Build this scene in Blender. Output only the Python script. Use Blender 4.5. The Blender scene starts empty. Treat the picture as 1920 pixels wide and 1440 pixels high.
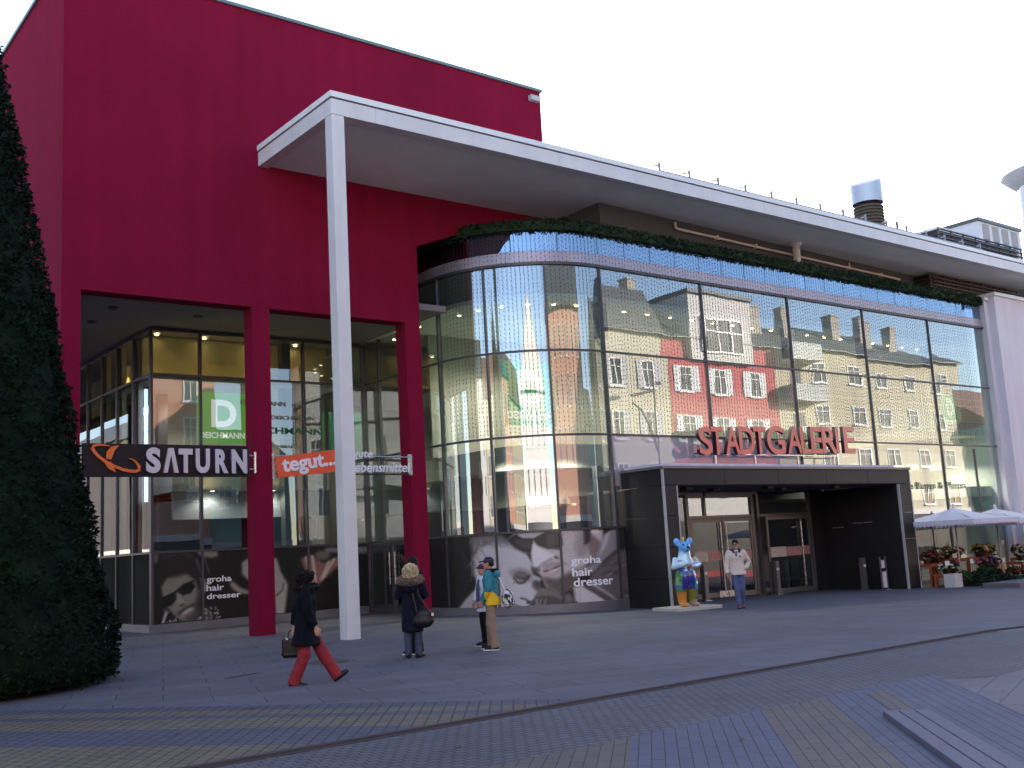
import bpy, bmesh, math, random
import numpy as np
from mathutils import Vector, Matrix, Euler

# ------------------------------------------------------------------ camera, sky, sun, exposure
S = bpy.context.scene
COL = S.collection
random.seed(11)
RNG = np.random.default_rng(5)
FPX = 2012.78                     # focal length in pixels of the 1920 px wide photograph
YAW, PITCH, ROLL = math.radians(51.725), math.radians(8.861), math.radians(3.1766)
EYE = np.array([0.0, 0.0, 1.7])
def cam_rows():
    f = np.array([math.cos(YAW)*math.cos(PITCH), math.sin(YAW)*math.cos(PITCH), math.sin(PITCH)])
    r = np.array([math.sin(YAW), -math.cos(YAW), 0.0]); d = np.cross(f, r)
    c, s = math.cos(ROLL), math.sin(ROLL)
    return np.array([c*r + s*d, -s*r + c*d, f])
CM = cam_rows()
cam_d = bpy.data.cameras.new('camera'); cam = bpy.data.objects.new('camera', cam_d); COL.objects.link(cam)
cam_d.sensor_width = 36.0; cam_d.lens = FPX/1920*36.0
cam_d.clip_start = 0.1; cam_d.clip_end = 3000
mw = Matrix.Identity(4)
for i in range(3):
    mw[i][0] = CM[0][i]; mw[i][1] = -CM[1][i]; mw[i][2] = -CM[2][i]; mw[i][3] = EYE[i]
cam.matrix_world = mw
S.camera = cam

SUN_AZ = math.radians(37.0)       # measured from +X towards +Y
SUN_EL = math.radians(15.3)
W = bpy.data.worlds.new('World'); S.world = W; W.use_nodes = True
nt = W.node_tree
bg = nt.nodes['Background']
sky = nt.nodes.new('ShaderNodeTexSky'); sky.sky_type = 'NISHITA'; sky.sun_disc = False
sky.sun_elevation = SUN_EL; sky.sun_rotation = math.pi/2 - SUN_AZ
sky.air_density = 1.0; sky.dust_density = 0.35; sky.ozone_density = 2.0
nt.links.new(sky.outputs[0], bg.inputs[0]); bg.inputs[1].default_value = 0.15
sd = bpy.data.lights.new('sun', 'SUN'); sun = bpy.data.objects.new('sun', sd); COL.objects.link(sun)
sd.energy = 3.9; sd.angle = math.radians(0.53); sd.color = (1.0, 0.93, 0.82)
sdir = Vector((math.cos(SUN_AZ)*math.cos(SUN_EL), math.sin(SUN_AZ)*math.cos(SUN_EL), math.sin(SUN_EL)))
sun.rotation_euler = sdir.to_track_quat('Z', 'Y').to_euler()
S.view_settings.view_transform = 'Standard'
try: S.view_settings.look = 'None'
except Exception: pass
S.view_settings.exposure = 1.95; S.view_settings.gamma = 1.0
S.view_settings.use_curve_mapping = False
try:
    S.view_settings.use_white_balance = True; S.view_settings.white_balance_temperature = 6900; S.view_settings.white_balance_tint = 22
except Exception: pass
S.render.engine = 'CYCLES'
S.cycles.max_bounces = 9; S.cycles.diffuse_bounces = 4; S.cycles.glossy_bounces = 4
S.cycles.transmission_bounces = 4; S.cycles.transparent_max_bounces = 24
S.cycles.caustics_reflective = False; S.cycles.caustics_refractive = False
S.cycles.sample_clamp_indirect = 6.0
S.cycles.use_denoising = True
try: S.cycles.denoiser = 'OPENIMAGEDENOISE'
except Exception: pass

# ------------------------------------------------------------------ measuring helpers (photo pixel -> point on a known plane)
def ray(x, y): return CM.T @ np.array([(x-960)/FPX, (y-720)/FPX, 1.0])
def on_y(x, y, Y): d = ray(x, y); return EYE + d*((Y-EYE[1])/d[1])
def on_x(x, y, X): d = ray(x, y); return EYE + d*((X-EYE[0])/d[0])
def on_z(x, y, Z): d = ray(x, y); return EYE + d*((Z-EYE[2])/d[2])
def proj(P):
    v = CM @ (np.asarray(P, float) - EYE); return 960+FPX*v[0]/v[2], 720+FPX*v[1]/v[2]
def gz(X): return -0.018*max(0.0, min(X, 60.0)-17.0)    # the square falls gently to the right
def floor_at(x, y):
    z = 0
    for _ in range(15):
        p = on_z(x, y, z); z = gz(p[0])
    return Vector((p[0], p[1], z))

# ------------------------------------------------------------------ materials
MATS = {}
def new_mat(name):
    m = bpy.data.materials.new(name); m.use_nodes = True
    return m, m.node_tree, m.node_tree.nodes['Principled BSDF']
def mat(name, col, rough=.6, metal=0.0, var=.12, scale=3.0, bump=0.0, bscale=40.0, spec=.5, coat=0.0, streak=0.0):
    """painted / stone / metal surface with irregular tone and optional fine relief"""
    if name in MATS: return MATS[name]
    m, t, b = new_mat(name)
    tc = t.nodes.new('ShaderNodeTexCoord')
    n1 = t.nodes.new('ShaderNodeTexNoise'); n1.inputs['Scale'].default_value = scale
    n1.inputs['Detail'].default_value = 8; n1.inputs['Roughness'].default_value = .65
    t.links.new(tc.outputs['Object'], n1.inputs['Vector'])
    mr = t.nodes.new('ShaderNodeMapRange'); mr.inputs[1].default_value = .25; mr.inputs[2].default_value = .75
    mr.inputs[3].default_value = 1-var; mr.inputs[4].default_value = 1+var
    t.links.new(n1.outputs['Fac'], mr.inputs[0])
    mx = t.nodes.new('ShaderNodeVectorMath'); mx.operation = 'SCALE'; mx.inputs[0].default_value = col[:3]
    fac = mr.outputs[0]
    if streak > 0:
        mp = t.nodes.new('ShaderNodeMapping'); mp.inputs['Scale'].default_value = (1.6, 1.6, .09)
        n2 = t.nodes.new('ShaderNodeTexNoise'); n2.inputs['Scale'].default_value = 1.4; n2.inputs['Detail'].default_value = 6
        t.links.new(tc.outputs['Object'], mp.inputs[0]); t.links.new(mp.outputs[0], n2.inputs['Vector'])
        m2 = t.nodes.new('ShaderNodeMapRange'); m2.inputs[1].default_value = .3; m2.inputs[2].default_value = .7
        m2.inputs[3].default_value = 1-streak; m2.inputs[4].default_value = 1+streak*.5
        t.links.new(n2.outputs['Fac'], m2.inputs[0])
        mu = t.nodes.new('ShaderNodeMath'); mu.operation = 'MULTIPLY'
        t.links.new(fac, mu.inputs[0]); t.links.new(m2.outputs[0], mu.inputs[1]); fac = mu.outputs[0]
    t.links.new(fac, mx.inputs['Scale']); t.links.new(mx.outputs[0], b.inputs['Base Color'])
    r2 = t.nodes.new('ShaderNodeMapRange'); r2.inputs[3].default_value = max(.02, rough-.08); r2.inputs[4].default_value = min(1, rough+.08)
    t.links.new(n1.outputs['Fac'], r2.inputs[0]); t.links.new(r2.outputs[0], b.inputs['Roughness'])
    b.inputs['Metallic'].default_value = metal
    b.inputs['Specular IOR Level'].default_value = spec
    if coat: b.inputs['Coat Weight'].default_value = coat; b.inputs['Coat Roughness'].default_value = .06
    if bump > 0:
        n3 = t.nodes.new('ShaderNodeTexNoise'); n3.inputs['Scale'].default_value = bscale; n3.inputs['Detail'].default_value = 5
        t.links.new(tc.outputs['Object'], n3.inputs['Vector'])
        bp = t.nodes.new('ShaderNodeBump'); bp.inputs['Strength'].default_value = .6; bp.inputs['Distance'].default_value = bump
        t.links.new(n3.outputs['Fac'], bp.inputs['Height']); t.links.new(bp.outputs[0], b.inputs['Normal'])
    MATS[name] = m
    return m
def glass_mat(name, tint, r0, wave=.003, wscale=.4, gcol=(.86, .93, .98), body=None, body_fac=0.0):
    """coated window glass: mirror part grows towards grazing view, the rest lets light through"""
    if name in MATS: return MATS[name]
    m = bpy.data.materials.new(name); m.use_nodes = True; t = m.node_tree
    t.nodes.clear()
    out = t.nodes.new('ShaderNodeOutputMaterial')
    tr = t.nodes.new('ShaderNodeBsdfTransparent'); tr.inputs[0].default_value = (*tint, 1)
    gl = t.nodes.new('ShaderNodeBsdfGlossy'); gl.inputs[0].default_value = (*gcol, 1); gl.inputs['Roughness'].default_value = 0.0
    lw = t.nodes.new('ShaderNodeLayerWeight'); lw.inputs[0].default_value = .5
    pw = t.nodes.new('ShaderNodeMath'); pw.operation = 'POWER'; pw.inputs[1].default_value = 4.0
    t.links.new(lw.outputs['Facing'], pw.inputs[0])
    mr = t.nodes.new('ShaderNodeMapRange'); mr.inputs[3].default_value = r0; mr.inputs[4].default_value = 1.0
    t.links.new(pw.outputs[0], mr.inputs[0])
    tc = t.nodes.new('ShaderNodeTexCoord')
    oi = t.nodes.new('ShaderNodeObjectInfo')
    ad = t.nodes.new('ShaderNodeVectorMath'); ad.operation = 'ADD'
    sc = t.nodes.new('ShaderNodeVectorMath'); sc.operation = 'SCALE'; sc.inputs[0].default_value = (37, 17, 53)
    t.links.new(oi.outputs['Random'], sc.inputs['Scale'])
    t.links.new(tc.outputs['Object'], ad.inputs[0]); t.links.new(sc.outputs[0], ad.inputs[1])
    n = t.nodes.new('ShaderNodeTexNoise'); n.inputs['Scale'].default_value = wscale; n.inputs['Detail'].default_value = 2
    t.links.new(ad.outputs[0], n.inputs['Vector'])
    bp = t.nodes.new('ShaderNodeBump'); bp.inputs['Strength'].default_value = 1.0; bp.inputs['Distance'].default_value = wave
    t.links.new(n.outputs['Fac'], bp.inputs['Height'])
    # every pane hangs a hair out of true
    wn_ = t.nodes.new('ShaderNodeTexWhiteNoise'); wn_.noise_dimensions = '1D'; t.links.new(oi.outputs['Random'], wn_.inputs['W'])
    c0 = t.nodes.new('ShaderNodeVectorMath'); c0.operation = 'SUBTRACT'; c0.inputs[1].default_value = (.5, .5, .5); t.links.new(wn_.outputs['Color'], c0.inputs[0])
    c1 = t.nodes.new('ShaderNodeVectorMath'); c1.operation = 'SCALE'; c1.inputs['Scale'].default_value = .0075; t.links.new(c0.outputs[0], c1.inputs[0])
    c2 = t.nodes.new('ShaderNodeVectorMath'); c2.operation = 'ADD'; t.links.new(bp.outputs[0], c2.inputs[0]); t.links.new(c1.outputs[0], c2.inputs[1])
    c3 = t.nodes.new('ShaderNodeVectorMath'); c3.operation = 'NORMALIZE'; t.links.new(c2.outputs[0], c3.inputs[0]); t.links.new(c3.outputs[0], gl.inputs['Normal'])
    mix = t.nodes.new('ShaderNodeMixShader')
    t.links.new(mr.outputs[0], mix.inputs[0])
    base = tr.outputs[0]
    if body is not None:
        df = t.nodes.new('ShaderNodeBsdfDiffuse'); df.inputs[0].default_value = (*body, 1)
        m2 = t.nodes.new('ShaderNodeMixShader'); m2.inputs[0].default_value = body_fac
        t.links.new(tr.outputs[0], m2.inputs[1]); t.links.new(df.outputs[0], m2.inputs[2]); base = m2.outputs[0]
    t.links.new(base, mix.inputs[1]); t.links.new(gl.outputs[0], mix.inputs[2])
    t.links.new(mix.outputs[0], out.inputs[0])
    MATS[name] = m
    return m
def emit_mat(name, col, s):
    if name in MATS: return MATS[name]
    m, t, b = new_mat(name)
    b.inputs['Base Color'].default_value = (*col, 1)
    b.inputs['Emission Color'].default_value = (*col, 1); b.inputs['Emission Strength'].default_value = s
    MATS[name] = m; return m
def print_mat(name, rough=.25, spec=.5, coat=0.0):
    """a surface that carries a printed or painted picture held per vertex"""
    if name in MATS: return MATS[name]
    m, t, b = new_mat(name)
    a = t.nodes.new('ShaderNodeAttribute'); a.attribute_name = 'print'
    t.links.new(a.outputs['Color'], b.inputs['Base Color'])
    b.inputs['Roughness'].default_value = rough; b.inputs['Specular IOR Level'].default_value = spec
    b.inputs['Coat Weight'].default_value = coat; b.inputs['Coat Roughness'].default_value = .08
    MATS[name] = m; return m
def leaf_mat(name, c1, c2, rough=.55):
    """foliage with light and dark clumps and leaf to leaf variation"""
    if name in MATS: return MATS[name]
    m, t, b = new_mat(name)
    tc = t.nodes.new('ShaderNodeTexCoord')
    n = t.nodes.new('ShaderNodeTexNoise'); n.inputs['Scale'].default_value = 2.2; n.inputs['Detail'].default_value = 9; n.inputs['Roughness'].default_value = .8
    t.links.new(tc.outputs['Object'], n.inputs['Vector'])
    r = t.nodes.new('ShaderNodeValToRGB'); r.color_ramp.elements[0].position = .35; r.color_ramp.elements[1].position = .68
    r.color_ramp.elements[0].color = (*c1, 1); r.color_ramp.elements[1].color = (*c2, 1)
    t.links.new(n.outputs['Fac'], r.inputs[0]); t.links.new(r.outputs[0], b.inputs['Base Color'])
    b.inputs['Roughness'].default_value = rough; b.inputs['Specular IOR Level'].default_value = .08
    MATS[name] = m; return m
def paving_mat(name, c1, c2, mortar, bw, bh, msize, rot=0.0, rough=.75, var=.18, bump=.004, off=.5):
    """slabs or setts laid in courses, dirty joints, worn and stained"""
    if name in MATS: return MATS[name]
    m, t, b = new_mat(name)
    tc = t.nodes.new('ShaderNodeTexCoord')
    mp = t.nodes.new('ShaderNodeMapping'); mp.inputs['Rotation'].default_value = (0, 0, rot)
    t.links.new(tc.outputs['Object'], mp.inputs[0])
    dn = t.nodes.new('ShaderNodeTexNoise'); dn.inputs['Scale'].default_value = 6; dn.inputs['Detail'].default_value = 2
    t.links.new(mp.outputs[0], dn.inputs['Vector'])
    dm = t.nodes.new('ShaderNodeVectorMath'); dm.operation = 'SCALE'; dm.inputs['Scale'].default_value = msize*.9
    t.links.new(dn.outputs['Color'], dm.inputs[0])
    da = t.nodes.new('ShaderNodeVectorMath'); da.operation = 'ADD'
    t.links.new(mp.outputs[0], da.inputs[0]); t.links.new(dm.outputs[0], da.inputs[1])
    br = t.nodes.new('ShaderNodeTexBrick'); br.inputs['Scale'].default_value = 1.0
    br.inputs['Brick Width'].default_value = bw; br.inputs['Row Height'].default_value = bh
    br.inputs['Mortar Size'].default_value = msize; br.inputs['Mortar Smooth'].default_value = .3; br.offset = off
    br.inputs['Color1'].default_value = (*c1, 1); br.inputs['Color2'].default_value = (*c2, 1); br.inputs['Mortar'].default_value = (*mortar, 1)
    t.links.new(da.outputs[0], br.inputs['Vector'])
    n = t.nodes.new('ShaderNodeTexNoise'); n.inputs['Scale'].default_value = .45; n.inputs['Detail'].default_value = 12; n.inputs['Roughness'].default_value = .7
    t.links.new(tc.outputs['Object'], n.inputs['Vector'])
    mr = t.nodes.new('ShaderNodeMapRange'); mr.inputs[1].default_value = .3; mr.inputs[2].default_value = .7
    mr.inputs[3].default_value = 1-var; mr.inputs[4].default_value = 1+var
    t.links.new(n.outputs['Fac'], mr.inputs[0])
    n2 = t.nodes.new('ShaderNodeTexNoise'); n2.inputs['Scale'].default_value = 55; n2.inputs['Detail'].default_value = 3
    t.links.new(tc.outputs['Object'], n2.inputs['Vector'])
    m2 = t.nodes.new('ShaderNodeMapRange'); m2.inputs[3].default_value = .8; m2.inputs[4].default_value = 1.2
    t.links.new(n2.outputs['Fac'], m2.inputs[0])
    mu = t.nodes.new('ShaderNodeMath'); mu.operation = 'MULTIPLY'
    t.links.new(mr.outputs[0], mu.inputs[0]); t.links.new(m2.outputs[0], mu.inputs[1])
    n4 = t.nodes.new('ShaderNodeTexNoise'); n4.inputs['Scale'].default_value = 8.5; n4.inputs['Detail'].default_value = 1.5
    t.links.new(tc.outputs['Object'], n4.inputs['Vector'])
    m4 = t.nodes.new('ShaderNodeMapRange'); m4.inputs[1].default_value = .68; m4.inputs[2].default_value = .72; m4.inputs[3].default_value = 1.0; m4.inputs[4].default_value = .72
    t.links.new(n4.outputs['Fac'], m4.inputs[0])
    mg = t.nodes.new('ShaderNodeMath'); mg.operation = 'MULTIPLY'; t.links.new(mu.outputs[0], mg.inputs[0]); t.links.new(m4.outputs[0], mg.inputs[1])
    sc = t.nodes.new('ShaderNodeVectorMath'); sc.operation = 'SCALE'
    t.links.new(br.outputs['Color'], sc.inputs[0]); t.links.new(mg.outputs[0], sc.inputs['Scale'])
    t.links.new(sc.outputs[0], b.inputs['Base Color'])
    b.inputs['Roughness'].default_value = rough; b.inputs['Specular IOR Level'].default_value = .35
    inv = t.nodes.new('ShaderNodeMath'); inv.operation = 'SUBTRACT'; inv.inputs[0].default_value = 1.0
    t.links.new(br.outputs['Fac'], inv.inputs[1])
    ad = t.nodes.new('ShaderNodeMath'); ad.operation = 'MULTIPLY_ADD'; ad.inputs[1].default_value = .25
    t.links.new(n2.outputs['Fac'], ad.inputs[0]); t.links.new(inv.outputs[0], ad.inputs[2])
    bp = t.nodes.new('ShaderNodeBump'); bp.inputs['Strength'].default_value = .7; bp.inputs['Distance'].default_value = bump
    t.links.new(ad.outputs[0], bp.inputs['Height']); t.links.new(bp.outputs[0], b.inputs['Normal'])
    MATS[name] = m; return m

# ------------------------------------------------------------------ objects: naming and mesh collecting
def tag(o, label=None, cat=None, group=None, kind=None):
    if label: o['label'] = label
    if cat: o['category'] = cat
    if group: o['group'] = group
    if kind: o['kind'] = kind
    return o
def thing(name, label, cat, loc=(0, 0, 0), rotz=0.0, group=None):
    o = bpy.data.objects.new(name, None); COL.objects.link(o)
    o.location = loc; o.rotation_euler = (0, 0, rotz); o.empty_display_size = .3
    return tag(o, label, cat, group)
def link_mesh(name, me, m, parent=None):
    o = bpy.data.objects.new(name, me); COL.objects.link(o)
    if m is not None: me.materials.append(m)
    if parent is not None: o.parent = parent
    return o
def copy_tree(o, parent=None):
    c = o.copy(); COL.objects.link(c)
    if parent is not None: c.parent = parent
    for ch in list(o.children): copy_tree(ch, c)
    return c
class MB:
    """collects shapes and links them as ONE mesh object"""
    def __init__(self): self.v = []; self.f = []; self.sm = []
    def add(self, vs, fs, smooth=False):
        n = len(self.v); self.v += [tuple(map(float, p)) for p in vs]
        self.f += [tuple(i+n for i in q) for q in fs]; self.sm += [smooth]*len(fs)
        return self
    def box(self, x0, y0, z0, x1, y1, z1):
        x0, x1 = min(x0, x1), max(x0, x1); y0, y1 = min(y0, y1), max(y0, y1); z0, z1 = min(z0, z1), max(z0, z1)
        return self.add([(x0,y0,z0),(x1,y0,z0),(x1,y1,z0),(x0,y1,z0),(x0,y0,z1),(x1,y0,z1),(x1,y1,z1),(x0,y1,z1)],
            [(0,3,2,1),(4,5,6,7),(0,1,5,4),(1,2,6,5),(2,3,7,6),(3,0,4,7)])
    def obox(self, c, half, M):
        c = Vector(c); vs = [c + M @ Vector((sx*half[0], sy*half[1], sz*half[2])) for sz in (-1,1) for sx, sy in ((-1,-1),(1,-1),(1,1),(-1,1))]
        return self.add(vs, [(0,3,2,1),(4,5,6,7),(0,1,5,4),(1,2,6,5),(2,3,7,6),(3,0,4,7)])
    def bar(self, a, b, w, h=None, up=(0,0,1)):
        a, b = Vector(a), Vector(b); t = (b-a); L = t.length; t.normalize()
        u = Vector(up)
        if abs(t.dot(u)) > .99: u = Vector((0,1,0))
        s = t.cross(u).normalized(); u = s.cross(t)
        M = Matrix((t, s, u)).transposed()
        return self.obox((a+b)/2, (L/2, w/2, (h or w)/2), M)
    def prism(self, poly, z0, z1):
        n = len(poly)
        A = sum(poly[i][0]*poly[(i+1)%n][1]-poly[(i+1)%n][0]*poly[i][1] for i in range(n))
        if A < 0: poly = poly[::-1]
        vs = [(x, y, z0) for x, y in poly] + [(x, y, z1) for x, y in poly]
        fs = [tuple(range(n-1, -1, -1)), tuple(range(n, 2*n))] + [(i, (i+1)%n, n+(i+1)%n, n+i) for i in range(n)]
        return self.add(vs, fs)
    def tube(self, pts, rad, n=10, cap=True, smooth=True, side=None):
        """rad: number, list of numbers or list of (along side axis, across)"""
        P = [Vector(p) for p in pts]; k = len(P); rings = []
        prev = None
        for i, p in enumerate(P):
            t = (P[min(i+1, k-1)]-P[max(i-1, 0)])
            if t.length < 1e-9: t = Vector((0,0,1))
            t.normalize()
            s = Vector(side) if side is not None else (prev if prev is not None else (Vector((0,0,1)) if abs(t.z) < .9 else Vector((1,0,0))))
            s = s - t*s.dot(t)
            if s.length < 1e-6: s = t.orthogonal()
            s.normalize(); prev = s; q = t.cross(s)
            r = rad[i] if isinstance(rad, (list, tuple)) else rad
            ra, rb = r if isinstance(r, (list, tuple)) else (r, r)
            rings.append([p + s*(ra*math.cos(2*math.pi*j/n)) + q*(rb*math.sin(2*math.pi*j/n)) for j in range(n)])
        vs = [v for r in rings for v in r]
        fs = [(i*n+j, i*n+(j+1)%n, (i+1)*n+(j+1)%n, (i+1)*n+j) for i in range(k-1) for j in range(n)]
        self.add(vs, fs, smooth)
        if cap:
            self.add(rings[0], [tuple(range(n-1, -1, -1))]); self.add(rings[-1], [tuple(range(n))])
        return self
    def lathe(self, prof, c, n=24, smooth=True):
        c = Vector(c); vs = [c + Vector((r*math.cos(2*math.pi*j/n), r*math.sin(2*math.pi*j/n), z)) for r, z in prof for j in range(n)]
        k = len(prof)
        return self.add(vs, [(i*n+j, i*n+(j+1)%n, (i+1)*n+(j+1)%n, (i+1)*n+j) for i in range(k-1) for j in range(n)], smooth)
    def ell(self, c, r, M=None, nu=14, nv=9):
        c = Vector(c); vs = []; M = M or Matrix.Identity(3)
        for i in range(nv+1):
            th = math.pi*i/nv
            for j in range(nu):
                ph = 2*math.pi*j/nu
                vs.append(c + M @ Vector((r[0]*math.sin(th)*math.cos(ph), r[1]*math.sin(th)*math.sin(ph), -r[2]*math.cos(th))))
        return self.add(vs, [(i*nu+j, i*nu+(j+1)%nu, (i+1)*nu+(j+1)%nu, (i+1)*nu+j) for i in range(nv) for j in range(nu)], True)
    def mesh(self, name):
        me = bpy.data.meshes.new(name); me.from_pydata(self.v, [], self.f); me.validate(); me.update()
        if len(me.polygons) == len(self.sm): me.polygons.foreach_set('use_smooth', self.sm)
        return me
    def build(self, name, m, parent=None, bevel=0.0):
        o = link_mesh(name, self.mesh(name), m, parent)
        if bevel > 0:
            md = o.modifiers.new('edge', 'BEVEL'); md.width = bevel; md.segments = 2; md.limit_method = 'ANGLE'
        return o
def eval_mesh(o):
    dg = bpy.context.evaluated_depsgraph_get(); dg.update()
    return bpy.data.meshes.new_from_object(o.evaluated_get(dg))
def fused(mb, name, m, parent=None, voxel=.012, smooth=3, rough=0.0):
    """one continuous surface grown round overlapping shapes"""
    me = mb.mesh(name); o = bpy.data.objects.new(name, me); COL.objects.link(o)
    r = o.modifiers.new('skin', 'REMESH'); r.mode = 'VOXEL'; r.voxel_size = voxel; r.use_smooth_shade = True
    if smooth:
        s = o.modifiers.new('soft', 'SMOOTH'); s.iterations = smooth; s.factor = .5
    if rough:
        tx = bpy.data.textures.new('folds', 'CLOUDS'); tx.noise_scale = .12
        d = o.modifiers.new('folds', 'DISPLACE'); d.texture = tx; d.strength = rough; d.mid_level = .5
    me2 = eval_mesh(o); bpy.data.objects.remove(o); bpy.data.meshes.remove(me)
    me2.name = name
    me2.polygons.foreach_set('use_smooth', [True]*len(me2.polygons))
    return link_mesh(name, me2, m, parent)
def lettering(name, s, x0, x1, z0, z1, y, m, parent=None, depth=.004, bold=0.0, shear=0.0, remap=None, spacing=1.0, side=None):
    """raised letters facing -Y whose outline box is exactly x0..x1, z0..z1"""
    cu = bpy.data.curves.new(name, 'FONT'); cu.body = s; cu.size = 1.0; cu.extrude = .5; cu.offset = bold; cu.shear = shear
    cu.space_character = spacing; cu.resolution_u = 5
    o = bpy.data.objects.new(name, cu); COL.objects.link(o)
    me = eval_mesh(o); bpy.data.objects.remove(o); bpy.data.curves.remove(cu)
    co = np.zeros(len(me.vertices)*3); me.vertices.foreach_get('co', co); co = co.reshape(-1, 3)
    lo, hi = co.min(0), co.max(0)
    u = (co[:, 0]-lo[0])/(hi[0]-lo[0]); w = (co[:, 1]-lo[1])/(hi[1]-lo[1]); d = co[:, 2]/1.0
    out = np.stack([x0+u*(x1-x0), y-d*depth, z0+w*(z1-z0)], 1)
    if remap is not None: out = np.array([remap(*p) for p in out])
    me.vertices.foreach_set('co', out.ravel()); me.materials.clear(); me.name = name; me.update()
    o = link_mesh(name, me, m, parent)
    if side is not None:
        me.materials.append(side)
        me.polygons.foreach_set('material_index', [0 if q.normal.y < -.8 else 1 for q in me.polygons])
    return o

# ------------------------------------------------------------------ a small printer for pictures on posters
def lin(c):
    c = np.asarray(c, float)/255.0
    return np.where(c <= .04045, c/12.92, ((c+.055)/1.055)**2.4)
class Print:
    def __init__(self, w, h, k, bg): self.k = k; self.w = int(w/k); self.h = int(h/k); self.a = np.ones((self.h, self.w, 3))*np.array(bg, float); self.yy, self.xx = np.mgrid[0:self.h, 0:self.w]
    def _blur(self, m, r):
        r = int(round(r/self.k))
        if r < 1: return m
        for _ in range(2):
            for ax in (0, 1):
                p = np.pad(m, [(r+1, r) if i == ax else (0, 0) for i in (0, 1)], mode='edge'); c = np.cumsum(p, ax)
                m = (np.take(c, range(2*r+1, p.shape[ax]), ax)-np.take(c, range(0, p.shape[ax]-2*r-1), ax))/(2*r+1)
        return m
    def _put(self, m, col, soft, alpha):
        m = self._blur(m.astype(float), soft)[..., None]*alpha; self.a = self.a*(1-m)+np.array(col, float)*m
    def poly(self, pts, col, soft=4, alpha=1.0):
        P = np.array(pts, float)/self.k; m = np.zeros((self.h, self.w), bool); n = len(P)
        for i in range(n):
            (x1, y1), (x2, y2) = P[i], P[(i+1) % n]
            if y1 == y2: continue
            c = ((y1 > self.yy) != (y2 > self.yy)) & (self.xx < (x2-x1)*(self.yy-y1)/(y2-y1)+x1); m ^= c
        self._put(m, col, soft, alpha)
    def ell(self, cx, cy, rx, ry, col, ang=0, soft=4, alpha=1.0):
        a = math.radians(ang); x = self.xx-cx/self.k; y = self.yy-cy/self.k
        u = x*math.cos(a)+y*math.sin(a); v = -x*math.sin(a)+y*math.cos(a)
        self._put((u/(rx/self.k))**2+(v/(ry/self.k))**2 < 1, col, soft, alpha)
    def line(self, pts, wd, col, soft=2, alpha=1.0):
        m = np.zeros((self.h, self.w), bool); P = np.array(pts, float)/self.k; w = wd/self.k/2
        for (x1, y1), (x2, y2) in zip(P[:-1], P[1:]):
            dx, dy = x2-x1, y2-y1; L = dx*dx+dy*dy+1e-9
            t = np.clip(((self.xx-x1)*dx+(self.yy-y1)*dy)/L, 0, 1)
            m |= (self.xx-x1-t*dx)**2+(self.yy-y1-t*dy)**2 < w*w
        self._put(m, col, soft, alpha)
    def grain(self, s): self.a = np.clip(self.a*(1+RNG.normal(0, s, (self.h, self.w, 1))), 0, 255)
    def at(self, x, y):
        x = np.clip(np.asarray(x)/self.k, 0, self.w-1.001); y = np.clip(np.asarray(y)/self.k, 0, self.h-1.001)
        i, j = x.astype(int), y.astype(int); fx, fy = (x-i)[..., None], (y-j)[..., None]; a = self.a
        return (a[j, i]*(1-fx)*(1-fy)+a[j, i+1]*fx*(1-fy)+a[j+1, i]*(1-fx)*fy+a[j+1, i+1]*fx*fy)
def printed_sheet(name, P, nu, nv, colours, m, parent=None, gain=1.75, grey=.45):
    """P[j][i] grid of points, one colour (0..255) per point"""
    vs = [P[j][i] for j in range(nv) for i in range(nu)]
    fs = [(j*nu+i, j*nu+i+1, (j+1)*nu+i+1, (j+1)*nu+i) for j in range(nv-1) for i in range(nu-1)]
    me = bpy.data.meshes.new(name); me.from_pydata([tuple(map(float, v)) for v in vs], [], fs); me.update()
    me.polygons.foreach_set('use_smooth', [True]*len(fs))
    ca = me.color_attributes.new('print', 'FLOAT_COLOR', 'POINT')
    c = np.ones((len(vs), 4)); rgb = lin(np.asarray(colours).reshape(-1, 3))*gain; c[:, :3] = np.clip(rgb*(1-grey)+rgb.mean(1, keepdims=True)*grey, 0, .85); ca.data.foreach_set('color', c.ravel())
    return link_mesh(name, me, m, parent)
def tufts(mb, pts, nors, size, blades=5, spread=.9, droop=0.0):
    """short pointed sprigs standing on a surface"""
    rnd = random.Random(len(pts)*7+blades)
    for p, n in zip(pts, nors):
        p, n = Vector(p), Vector(n)
        for _ in range(blades):
            d = (n + Vector((rnd.uniform(-1,1), rnd.uniform(-1,1), rnd.uniform(-1,1)-droop))*spread).normalized()
            s = d.orthogonal().normalized(); s.rotate(Matrix.Rotation(rnd.uniform(0, 6.28), 3, d))
            L = size*rnd.uniform(.6, 1.25); w = L*rnd.uniform(.22, .38)
            b = p + Vector((rnd.uniform(-1,1), rnd.uniform(-1,1), rnd.uniform(-1,1)))*size*.4
            mb.add([b-s*w*.4, b+d*L*.5-s*w, b+d*L, b+d*L*.5+s*w], [(0,1,2,3)])
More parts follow.
